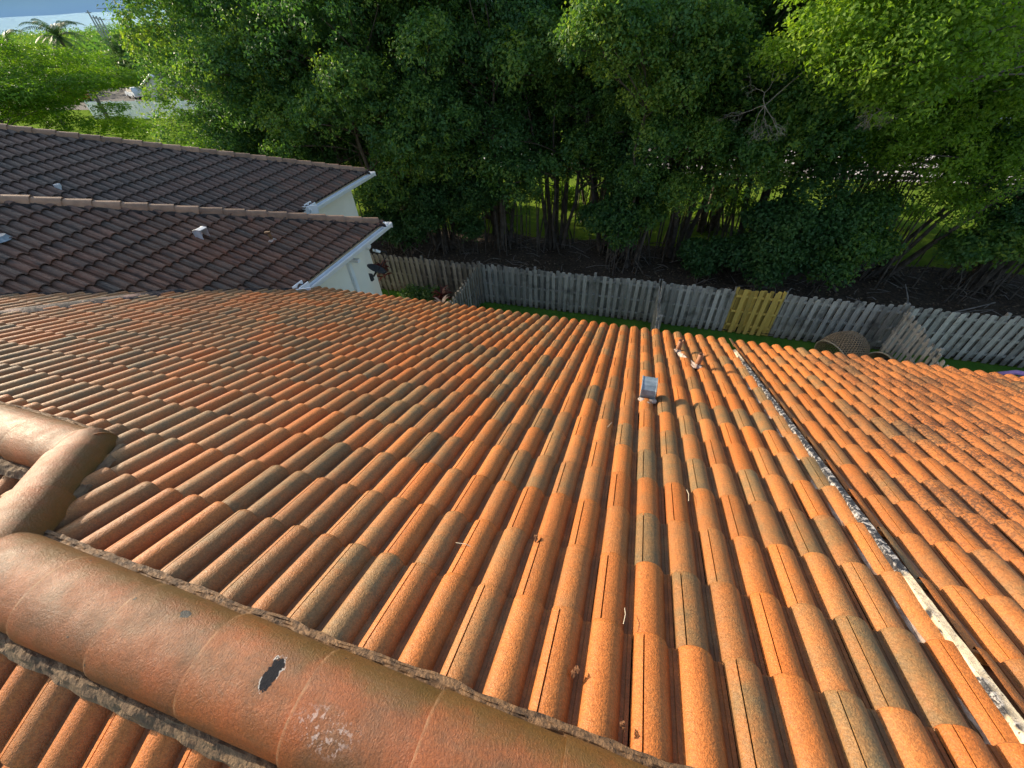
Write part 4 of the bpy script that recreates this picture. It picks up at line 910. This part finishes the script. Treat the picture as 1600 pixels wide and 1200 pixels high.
# feathery tree on the left, in full sun
rd = random.Random(5); lob = []
TX, TY = -41.5, 19.0
for k in range(95):
    a = rd.uniform(0, 2 * math.pi); f = rd.random(); r = 8.6 * math.sqrt(rd.uniform(0.05, 1)); z = 9.9 - 2.6 * (r / 9.2) ** 2 - rd.uniform(0, 4.4) * (1 if r > 3 else 0.6)
    if TX + r * math.cos(a) > -35.5 and z < 7.2: z = rd.uniform(7.0, 7.8)
    lob.append(((TX + r * math.cos(a), TY + r * math.sin(a), z), rd.uniform(1.0, 1.7)))
custom_tree("feathery_tree", TX, TY, lob, "broad yellow-green feathery tree in full sun behind the brown roofs", M_LEAF_F, 9500, 12, 0.2, 51, 3, (0, 0), 8, 0, None, 0.05, "tree", 0.3, 0.2, 0.8, 0.4, (1.2, 1.2, 0.36))
lob = [((-23.6 + rd.uniform(-2.0, 2.2), 21.5 + rd.uniform(-1.5, 1.5), rd.uniform(1.2, 5.2)), rd.uniform(0.7, 1.1)) for k in range(20)]
custom_tree("young_tree", -23.6, 21.5, lob, "low bright green young tree between the sunny lawn and the ficus row", M_LEAF_L, 1700, 13, 0.17, 52, 3, (0, 0), 4.5, 0, None, 0.1, "tree", 0.3)

# ------------------------------------------------------------------ far things
far = [(-60, 62, 2.0, 1, "dark far tree behind the white car"), (-52, 60, 1.5, 0, "far tree above the gabled house"), (-95, 90, 1.6, 2, "distant round tree under the leaning utility poles"), (-75, 92, 1.5, 3, "distant tree right of the utility poles"), (-62, 88, 1.5, 4, "distant pale tree just left of the ficus row"),
       (-112, 84, 1.5, 0, "distant tree behind the two palms"), (-128, 74, 1.3, 1, "distant tree at the left edge beyond the feathery tree"), (-150, 120, 1.5, 3, "farthest tree crown on the skyline left of the poles"), (-118, 130, 1.4, 2, "farthest tree crown on the skyline right of the poles"), (-88, 66, 0.8, 4, "small dark tree beside the parked cars")]
for i, (x, y, s, v, lab) in enumerate(far):
    place_tree(v, x, y, i * 2.1, s * 0.62, lab, "distant trees", [None, M_LEAF_D][i % 2], "far_tree", s * 0.5)
beyond = [(-30, 58, 0), (-16, 60, 2), (-3, 57, 4), (9, 60, 1), (22, 58, 3), (36, 61, 0), (50, 58, 2)]
for i, (x, y, v) in enumerate(beyond):
    place_tree(v, x, y, i * 1.3, 1.15, "tree across the pavement glimpsed through the ficus row %s" % ["behind the far brown roof", "above the dish", "above the brightest gap", "right of the brightest gap", "above the rail fence", "beside the pale house", "at the far right"][i], "trees across the pavement", M_LEAF_D, "far_tree")

M_POLE = mat_simple('pole_wood', (0.24, 0.25, 0.27), (0.3, 0.31, 0.33), 2, 0.9)
rgw = np.random.default_rng(9); nL = 420
az = rgw.uniform(math.radians(15), math.radians(80), nL); dist = 130 * (6.0 ** rgw.random(nL)); hh = rgw.uniform(2.0, 6.5, nL)
Cw = np.stack([-np.cos(az) * dist, np.sin(az) * dist, hh * (0.75 + dist / 900)], 1); Rw = np.stack([rgw.uniform(3, 6, nL) * (0.8 + dist / 300)] * 2 + [rgw.uniform(2, 3.6, nL)], 1)
kind(link("far_woodland", lobe_crown("far_woodland", Cw, Rw, 5200, 12, 1.1, rgw, 0.7, 1.1), M_LEAF, None), 'stuff')
def cloud_bank():
    """a long low storm cloud standing far beyond the trees"""
    nx, nz = 90, 14; vs = []
    for j in range(nz + 1):
        for i in range(nx + 1):
            a = math.radians(21 + 66 * i / nx); f = j / nz; r = 2300 + 260 * f + 60 * noise.noise((a * 6, f * 2, 1)) - 180 * math.sin(math.pi * f) * 0.5
            ends = min(1.0, min(i, nx - i) / 12.0)
            z = 46 + (520 * f + 50 * f * noise.noise((a * 9, 3, 2))) * (0.25 + 0.75 * ends) + 8 * noise.noise((a * 14, 9, f * 3))
            vs.append((-math.cos(a) * r, math.sin(a) * r, z))
    fs = [(j * (nx + 1) + i, j * (nx + 1) + i + 1, (j + 1) * (nx + 1) + i + 1, (j + 1) * (nx + 1) + i) for j in range(nz) for i in range(nx)]
    n0 = len(vs); vs += [(x * 1.25, y * 1.25, z * 1.15 + 60) for x, y, z in vs]
    fs += [tuple(q + n0 for q in f)[::-1] for f in fs[:nx * nz]]
    top = [nz * (nx + 1) + i for i in range(nx + 1)]; bot = list(range(nx + 1))
    for row in (top, bot): fs += [(row[i], row[i + 1], row[i + 1] + n0, row[i] + n0) for i in range(nx)]
    mb = MB(); mb.add(vs, fs); kind(mb.build("storm_cloud", mat_simple("cloud", (0.5, 0.68, 0.88), (0.56, 0.72, 0.9), 0.003, 1.0, 0.0, 0.01, 1, 0.0), None, True), 'stuff')
cloud_bank()
mb = MB(); vs = []; nx = 60
for j in range(3):
    for i in range(nx + 1):
        a = math.radians(19 + 70 * i / nx); r = 3300 + 100 * j; z = -60 + (190 + 25 * noise.noise((a * 7, 1, 4))) * j / 2 * min(1, min(i, nx - i) / 8 + 0.1); vs.append((-math.cos(a) * r, math.sin(a) * r, z))
vs += [(x * 1.1, y * 1.1, z) for x, y, z in vs]; n0 = 3 * (nx + 1)
fs = [(j * (nx + 1) + i, j * (nx + 1) + i + 1, (j + 1) * (nx + 1) + i + 1, (j + 1) * (nx + 1) + i) for j in range(2) for i in range(nx)]
fs += [tuple(q + n0 for q in f)[::-1] for f in fs] + [(2 * (nx + 1) + i, 2 * (nx + 1) + i + 1, 2 * (nx + 1) + i + 1 + n0, 2 * (nx + 1) + i + n0) for i in range(nx)]
mb.add(vs, fs); kind(mb.build("pale_sky_sheet", mat_simple("pale_sky_sheet", (0.6, 0.72, 0.84), (0.64, 0.76, 0.88), 0.003, 1.0, 0.0, 0.01, 1, 0.0), None, True), 'stuff')  # added pale sheet standing in for the bright sky strip under the cloud
def palm(x, y, h, L, label, seed, n=22):
    rd = random.Random(seed); t = thing("palm_tree", label, "palm", (x, y, 0), "distant palms"); mb = MB()
    mb.tube([(x, y, 0), (x + 0.2, y, h * 0.5), (x + 0.1, y, h)], [0.25, 0.2, 0.17], 8); mb.build("trunk", M_BARK, t)
    P = []; F = []; T = []
    for k in range(n):
        a = 2 * math.pi * k / n + rd.uniform(-.2, .2); el = rd.uniform(-0.5, 1.3); pts = []; p = Vector((x + 0.1, y, h)); d0 = el
        for i in range(9):
            d = Vector((math.cos(a) * math.cos(d0), math.sin(a) * math.cos(d0), math.sin(d0))); pts.append(p.copy()); p = p + d * L / 8; d0 -= 0.22
        for i in range(8):
            for s in (-1, 1):
                for q in range(3):
                    b = pts[i].lerp(pts[i + 1], q / 3); ax = (pts[i + 1] - pts[i]).normalized(); sd_ = ax.cross(Vector((0, 0, 1))).normalized() * s
                    tip = b + (ax * 0.45 + sd_ * 0.8 + Vector((0, 0, -0.45))) * L * 0.22 * (1 - abs(i - 3.5) / 7); w = ax * 0.05 * L / 3
                    o = len(P); P += [b - w, b + w, tip]; F.append((o, o + 1, o + 2)); T += [(rd.random(),) * 3] * 3
    mb = MB(); mb.v = [tuple(p) for p in P]; mb.f = F; mb.t = T; mb.build("fronds", M_PALM, t)
palm(-70, 45.0, 9.2, 3.7, "larger dark palm standing against the pale sky", 1, 26)
palm(-76, 43.0, 8.9, 3.0, "smaller palm just left of the larger dark palm", 2, 18)
for i, (dx, dy, h) in enumerate([(-3.1, -1.2, 14.2), (-2.7, -0.6, 12.9), (-2.2, 0.0, 12.7), (-1.7, 0.7, 12.4)]):
    t = thing("utility_pole", ["tallest, leftmost of the four distant utility poles", "second from the left of the four distant utility poles", "third from the left of the four distant utility poles", "rightmost of the four distant utility poles"][i], "pole", (-188 + dx, 138 + dy, 0), "distant utility poles")
    mb = MB(); mb.tube([(-188 + dx, 138 + dy, 0), (-188 + dx, 138 + dy, h)], [0.3, 0.22], 8); mb.build("mast", M_POLE, t)
    mb = MB(); mb.box((-188 + dx, 138 + dy, h - 0.6), (1.6, 0.2, 0.2), 0.9); mb.build("crossarm", M_POLE, t)
for i, (z, lab) in enumerate([(14.5, "upper of the two thin power lines crossing the pale horizon"), (11.6, "lower of the two thin power lines crossing the pale horizon")]):
    mb = MB(); mb.tube([(-188 + (240 * k / 12), 138 + 40 * k / 12, z - 0.6 * math.sin(math.pi * (k % 4) / 4)) for k in range(13)], [0.06] * 13, 4); tag(mb.build("power_line", M_DARK), lab, "cable", "distant power lines")
# white picket fence beyond the sunny lawn
def picket(P, Q, h, label):
    P = Vector(P); Q = Vector(Q); L = (Q - P).length; d = (Q - P) / L; rot = math.atan2(d.y, d.x); t = thing("picket_fence", label, "fence", tuple(P))
    mb = MB(); n = int(L / 0.22)
    for i in range(n): c = P + d * (i * 0.22); mb.box((c.x, c.y, h / 2), (0.15, 0.03, h), rot)
    mb.build("pickets", M_WHITE, t); mb = MB(); c = (P + Q) / 2; mb.box((c.x, c.y, h - 0.2), (L, 0.05, 0.12), rot); mb.build("rail", M_WHITE, t)
    for i in range(int(L / 2.4) + 1):
        c = P + d * (i * 2.4); mb = MB(); mb.box((c.x, c.y - 0.06, h / 2 + 0.06), (0.14, 0.1, h + 0.12), rot); mb.build("post", M_WHITE, t)
picket((-80, 49.8, 0), (-46, 51.2, 0), 2.1, "long white picket fence at the end of the sunny lawn")
# gabled house behind it
fh = thing("house", "small grey and pink gabled house with white trim behind the white picket fence", "house", (-76.5, 62, 0))
M_GREYW = mat_simple("grey_siding", (0.45, 0.45, 0.47), (0.52, 0.52, 0.54), 2, 0.8); M_PINKW = mat_simple("pink_stucco", (0.4, 0.2, 0.17), (0.46, 0.24, 0.2), 2, 0.9); M_RROOF = mat_simple("far_roof", (0.09, 0.08, 0.08), (0.14, 0.12, 0.12), 4, 0.9)
mb = MB(); mb.box((-77, 62, 1.3), (6, 5, 2.6)); mb.add([(-80, 59.49, 2.6), (-74, 59.49, 2.6), (-77, 59.49, 3.9)], [(0, 1, 2)]); mb.build("wall", M_GREYW, fh)
mb = MB(); mb.box((-70.9, 62.5, 1.1), (6.2, 5, 2.2)); mb.build("wing_wall", M_PINKW, fh)
mb = MB(); mb.add([(-80.5, 59.2, 2.5), (-77, 59.2, 4.05), (-77, 65, 4.05), (-80.5, 65, 2.5), (-73.5, 59.2, 2.5), (-73.5, 65, 2.5)], [(0, 1, 2, 3), (1, 4, 5, 2)]); mb.add([(-73.7, 59.6, 2.15), (-67.5, 59.6, 2.15), (-67.9, 62.5, 3.3), (-73.7, 62.5, 3.3)], [(0, 1, 2, 3)]); mb.build("roof", M_RROOF, fh)
mb = MB(); mb.tube([(-80.5, 59.15, 2.55), (-77, 59.15, 4.1), (-73.5, 59.15, 2.55)], [0.16] * 3, 4); mb.box((-73.9, 59.4, 1.25), (0.25, 0.2, 2.5)); mb.box((-70.7, 59.55, 2.1), (6.4, 0.2, 0.22)); mb.build("trim", M_WHITE, fh)
mb = MB(); mb.box((-77, 59.45, 1.6), (1.4, 0.1, 1.2)); mb.box((-71.7, 59.97, 1.2), (1.2, 0.1, 1.3)); mb.build("window", M_DARK, fh)
# cars
def car(x, y, rot, label, body, name="parked_car"):
    t = thing(name, label, "car", (x, y, 0.02), "parked cars beyond the white fence"); Rm = Matrix.Rotation(rot, 3, 'Z')
    def W_(p): q = Rm @ Vector(p); return (q.x + x, q.y + y, q.z + 0.02)
    prof = [(-2.25, 0.4), (-2.3, 0.8), (-2.1, 1.05), (-1.2, 1.1), (-0.5, 1.62), (1.5, 1.68), (2.15, 1.15), (2.28, 0.85), (2.25, 0.4)]
    mb = MB(); n = len(prof); mb.add([W_((a, s * (0.9 if h < 1.2 else 0.72), h)) for s in (-1, 1) for a, h in prof], [tuple(range(n))[::-1], tuple(range(n, 2 * n))] + [(k, (k + 1) % n, n + (k + 1) % n, n + k) for k in range(n)]); mb.build("body", body, t)
    gl = [(-1.08, 1.14), (-0.5, 1.54), (1.42, 1.6), (1.9, 1.18)]
    mb = MB()
    for s in (-1, 1): mb.add([W_((a, s * (0.925 if h < 1.2 else 0.765), h)) for a, h in gl], [(0, 1, 2, 3)])
    mb.add([W_((-1.17, s, 1.13)) for s in (-0.75, 0.75)] + [W_((-0.56, s, 1.6)) for s in (0.66, -0.66)], [(0, 1, 2, 3)]); mb.build("window", M_DARK, t)
    for a in (-1.4, 1.4):
        for s in (-1, 1):
            mb = MB(); mb.tube([W_((a, s * 0.72, 0.34)), W_((a, s * 0.94, 0.34))], [0.34, 0.34], 14); w = mb.build("wheel", M_DARK, t)
    for s in (-0.6, 0.6):
        mb = MB(); mb.box(W_((-2.27, s, 0.78)), (0.08, 0.36, 0.16), rot); mb.build("headlight", M_WHITE, t)
car(-92.5, 66.5, -0.35, "white car parked beyond the white picket fence", M_WHITE)
car(-103.5, 64.0, -0.3, "red car half hidden by the feathery tree", mat_simple("red_paint", (0.4, 0.04, 0.03), (0.45, 0.05, 0.04), 2, 0.3))
car(-97, 72.5, -0.35, "dark blue car parked behind the white one", mat_simple("blue_paint", (0.05, 0.07, 0.12), (0.07, 0.09, 0.15), 2, 0.3))
# rail fence along the pavement behind the ficus row
rf = thing("rail_fence", "dark three-rail fence along the pale pavement behind the ficus trunks", "fence", (-40, 33.4, 0))
for z in (0.45, 0.95, 1.4):
    mb = MB(); mb.box((5, 33.4, z), (90, 0.06, 0.17)); mb.build("rail", M_WOOD_D, rf)
for i in range(38):
    mb = MB(); mb.box((-40 + 2.44 * i, 33.47, 0.8), (0.16, 0.1, 1.6)); mb.build("post", M_WOOD_D, rf)
# pale house with red roof on the far right, across the pavement
h5 = thing("house", "pale house with reddish tile roof glimpsed through leaves at the right edge", "house", (36, 53, 0))
M_PALEB = mat_simple("pale_blue_stucco", (0.62, 0.68, 0.72), (0.7, 0.75, 0.78), 2, 0.9); M_REDROOF = mat_simple("red_roof", (0.34, 0.13, 0.09), (0.42, 0.18, 0.13), 5, 0.8)
mb = MB(); mb.box((36, 54, 1.9), (26, 8, 3.8)); mb.build("wall", M_PALEB, h5)
mb = MB(); mb.add([(22.5, 49.4, 3.7), (49.5, 49.4, 3.7), (45, 54, 5.9), (27, 54, 5.9), (22.5, 58.6, 3.7), (49.5, 58.6, 3.7)], [(0, 1, 2, 3), (3, 2, 5, 4), (0, 3, 4), (1, 5, 2)]); mb.build("roof", M_REDROOF, h5)
for i in range(5):
    mb = MB(); mb.box((26 + 5 * i, 49.97, 1.9), (1.6, 0.1, 1.3)); mb.build("window", M_DARK, h5)

# ------------------------------------------------------------------ the yards
M_WICKR = mat_simple('wicker_rim', (0.3, 0.24, 0.16), (0.42, 0.34, 0.24), 20, 0.75)
def wicker(cx, cy, cz, r, dep, axis, label, seed):
    t = thing("wicker_basket", label, "basket", (cx, cy, 0.02), "wicker baskets on the lawn"); ax = Vector(axis).normalized(); u = ax.cross(Vector((0, 0, 1))).normalized(); w = ax.cross(u); c = Vector((cx, cy, cz))
    mb = MB(); N = 46; Mr = 14
    def pt(i, k):
        f = i / Mr; rr = r * (0.42 + 0.66 * math.sin(math.pi * (0.18 + 0.5 * f)) ** 1.0 if f < 0.66 else 0.42 + 0.66 * math.sin(math.pi * 0.51) - 0.18 * (f - 0.66)); a = 2 * math.pi * k / N
        return c + ax * (dep * (f - 0.5)) + (u * math.cos(a) + w * math.sin(a)) * rr
    for k in range(N):
        mb.tube([pt(i, k + 0.45 * i) for i in range(Mr + 1)], [0.012] * (Mr + 1), 4, cap=False)
        mb.tube([pt(i, k - 0.45 * i) for i in range(Mr + 1)], [0.012] * (Mr + 1), 4, cap=False)
    for i in range(1, Mr):
        mb.tube([pt(i, k) for k in range(N + 1)], [0.008] * (N + 1), 4, cap=False)
    # woven floor
    for k in range(0, N // 2): mb.tube([pt(0, k), pt(0, N - k)], [0.01, 0.01], 4, cap=False)
    mb.build("weave", M_WICKER, t)
    mb = MB(); mb.tube([pt(Mr, k) for k in range(N + 1)], [0.022] * (N + 1), 6, cap=False); mb.build("rim", M_WICKR, t)
    mb = MB(); vs = [c + ax * (-dep * 0.33) + (u * math.cos(2 * math.pi * k / 16) + w * math.sin(2 * math.pi * k / 16)) * r * 0.8 for k in range(16)] + [c + ax * (-dep * 0.2) + (u * math.cos(2 * math.pi * k / 16) + w * math.sin(2 * math.pi * k / 16)) * r * 0.72 for k in range(16)]
    mb.add(vs, [tuple(range(15, -1, -1)), tuple(range(16, 32))] + [(k, (k + 1) % 16, 16 + (k + 1) % 16, 16 + k) for k in range(16)]); mb.build("cushion", M_DARK, t)
wicker(7.0, 13.3, 0.78, 0.6, 0.95, (-0.72, -0.5, -0.3), "large round wicker basket lying open on its side before the pale fence", 1)
wicker(7.95, 12.85, 0.62, 0.42, 0.6, (-0.7, -0.5, 0.5), "smaller wicker basket half hidden by the eave, beside the larger one", 2)
pb = thing("folded_fabric", "purple folded fabric bundle on the lawn at the right edge", "fabric", (12.2, 13.4, 0))
rd = random.Random(2); mb = MB()
for k in range(7):
    y = 12.9 + 0.12 * k; z = 0.18 + 0.12 * math.sin(k * 1.1) + 0.03 * k
    mb.tube([(11.35 + rd.uniform(0, .1), y, z), (11.9, y + 0.06, z + 0.12), (12.6, y + rd.uniform(-.05, .05), z + 0.1), (13.3, y, z + 0.02)], [0.05, 0.075, 0.08, 0.06], 8, wob=0.1)
mb.build("folds", M_PURPLE, pb, True); mb = MB(); mb.box((12.3, 13.25, 0.09), (1.9, 0.8, 0.14), bev=0.04); mb.build("bundle", M_PURPLE, pb)
# plants beside the left divider
def strap_plant(x, y, n, L, mat, label, seed, z0=0.0, h=0.0):
    rd = random.Random(seed); t = thing("strap_leaf_plant", label, "plant", (x, y, 0), "plants beside the left divider")
    if h: mb = MB(); mb.tube([(x, y, 0), (x, y, h)], [0.03, 0.02], 6); mb.build("stem", M_BARK, t)
    mb = MB()
    for k in range(n):
        a = rd.uniform(0, 2 * math.pi); el = rd.uniform(0.5, 1.4); p = Vector((x, y, z0 + h * rd.uniform(0.55, 1))); w = rd.uniform(0.03, 0.05); side = Vector((-math.sin(a), math.cos(a), 0)); tn = rd.random(); vs = []
        for i in range(6):
            f = i / 5; ww = w * math.sin(math.pi * (0.15 + 0.85 * f)) + 0.002; vs += [p + side * ww, p + Vector((0, 0, -0.01)), p - side * ww]
            p = p + Vector((math.cos(a) * math.cos(el), math.sin(a) * math.cos(el), math.sin(el))) * L / 5; el -= 0.32
        mb.add(vs, [q for i in range(5) for q in ((i * 3, i * 3 + 1, i * 3 + 4, i * 3 + 3), (i * 3 + 1, i * 3 + 2, i * 3 + 5, i * 3 + 4))], (tn, tn, tn))
    mb.build("foliage", mat, t, True); return t
strap_plant(-7.55, 13.3, 46, 0.6, M_RED, "red strap-leaved plant at the foot of the dark divider fence", 1, 0, 1.0)
strap_plant(-7.2, 12.55, 26, 0.55, M_PALE, "pale pink and cream striped plant peeking over the eave", 2, 0, 1.15)
strap_plant(-7.9, 12.4, 26, 0.5, M_RED, "low red plant left of the pale striped one", 5, 0, 0.8)
strap_plant(-10.8, 14.2, 50, 0.5, M_RED, "dull red plant climbing the brownish back fence near the dish", 3, 0.3, 1.2)
custom_tree("shrub", -8.7, 13.6, [((-8.7, 13.6, 0.4), 0.4), ((-8.3, 13.7, 0.6), 0.35), ((-9.2, 13.7, 0.5), 0.4)], "small dark shrub inside the yard left of the divider", M_LEAF_D, 260, 12, 0.12, 61, 3, (0, 0), 1.0, 0, "plants beside the left divider", 0.0, "shrub", 0.15)
# bits lying on the tiles
def onroof(px, py, lift=0.055):
    c = (px - 800, py - 600, 640); r = [sum(R_CAM[i][k] * c[k] for k in range(3)) for i in range(3)]; k = -(HB - lift) / (SN * r[1] + CS * r[2]); return Vector((r[0] * k, r[1] * k, r[2] * k + CAMZ))
def twig(p0, p1, lab, r=0.0016, mat=None):
    a, b = onroof(*p0), onroof(*p1); m = (a + b) / 2 + Vector((0.004, 0.003, 0.008)); mb = MB(); mb.tube([a, a.lerp(m, 0.6), m, m.lerp(b, 0.5), b], [r] * 5, 5); tag(mb.build("twig", mat or M_STRAW), lab, "twig", "twigs lying on the tiles")
twig((712, 848), (740, 856), "short straw twig lying across an orange tile in mid roof")
twig((945, 672), (956, 660), "pale twig on the sunlit tiles left of the steel vent", 0.002)
twig((976, 950), (974, 975), "thin curved grass stem on a tile right of the dry bud")
twig((1076, 783), (1073, 765), "thin stem stuck in a groove below the roof vent", 0.0018)
def dryleaf(px, py, lab, s=0.014, lift=0.045):
    c = onroof(px, py, lift); mb = MB(); rd = random.Random(px)
    for k in range(3):
        q = c + Vector((rd.uniform(-s, s) * 0.6, rd.uniform(-s, s) * 1.2, 0.004 + 0.004 * k)); N = 8
        vs = [q + Vector((s * 0.6 * math.cos(2 * math.pi * i / N) * (1 + rd.uniform(-.3, .3)), s * math.sin(2 * math.pi * i / N), 0.006 * math.cos(4 * math.pi * i / N))) for i in range(N)] + [q + Vector((0, 0, 0.007)), q - Vector((0, 0, 0.005))]
        mb.add(vs, [(i, (i + 1) % N, N) for i in range(N)] + [((i + 1) % N, i, N + 1) for i in range(N)])
    tag(mb.build("dry_leaf", M_DRYLEAF), lab, "dry leaf", "dry leaves on the tiles")
dryleaf(898, 1046, "crumpled dry brown bud in a pan low in the middle of the roof", 0.014)
dryleaf(838, 842, "small dark leaf caught at a tile joint in mid roof", 0.013, 0.065)
dryleaf(972, 1131, "small reddish leaf scrap beside the lowest groove near the bottom edge", 0.009)

for o in bpy.data.objects:
    if '_base' in o: del o['_base']
for me in list(bpy.data.meshes):
    if me.users == 0: bpy.data.meshes.remove(me)
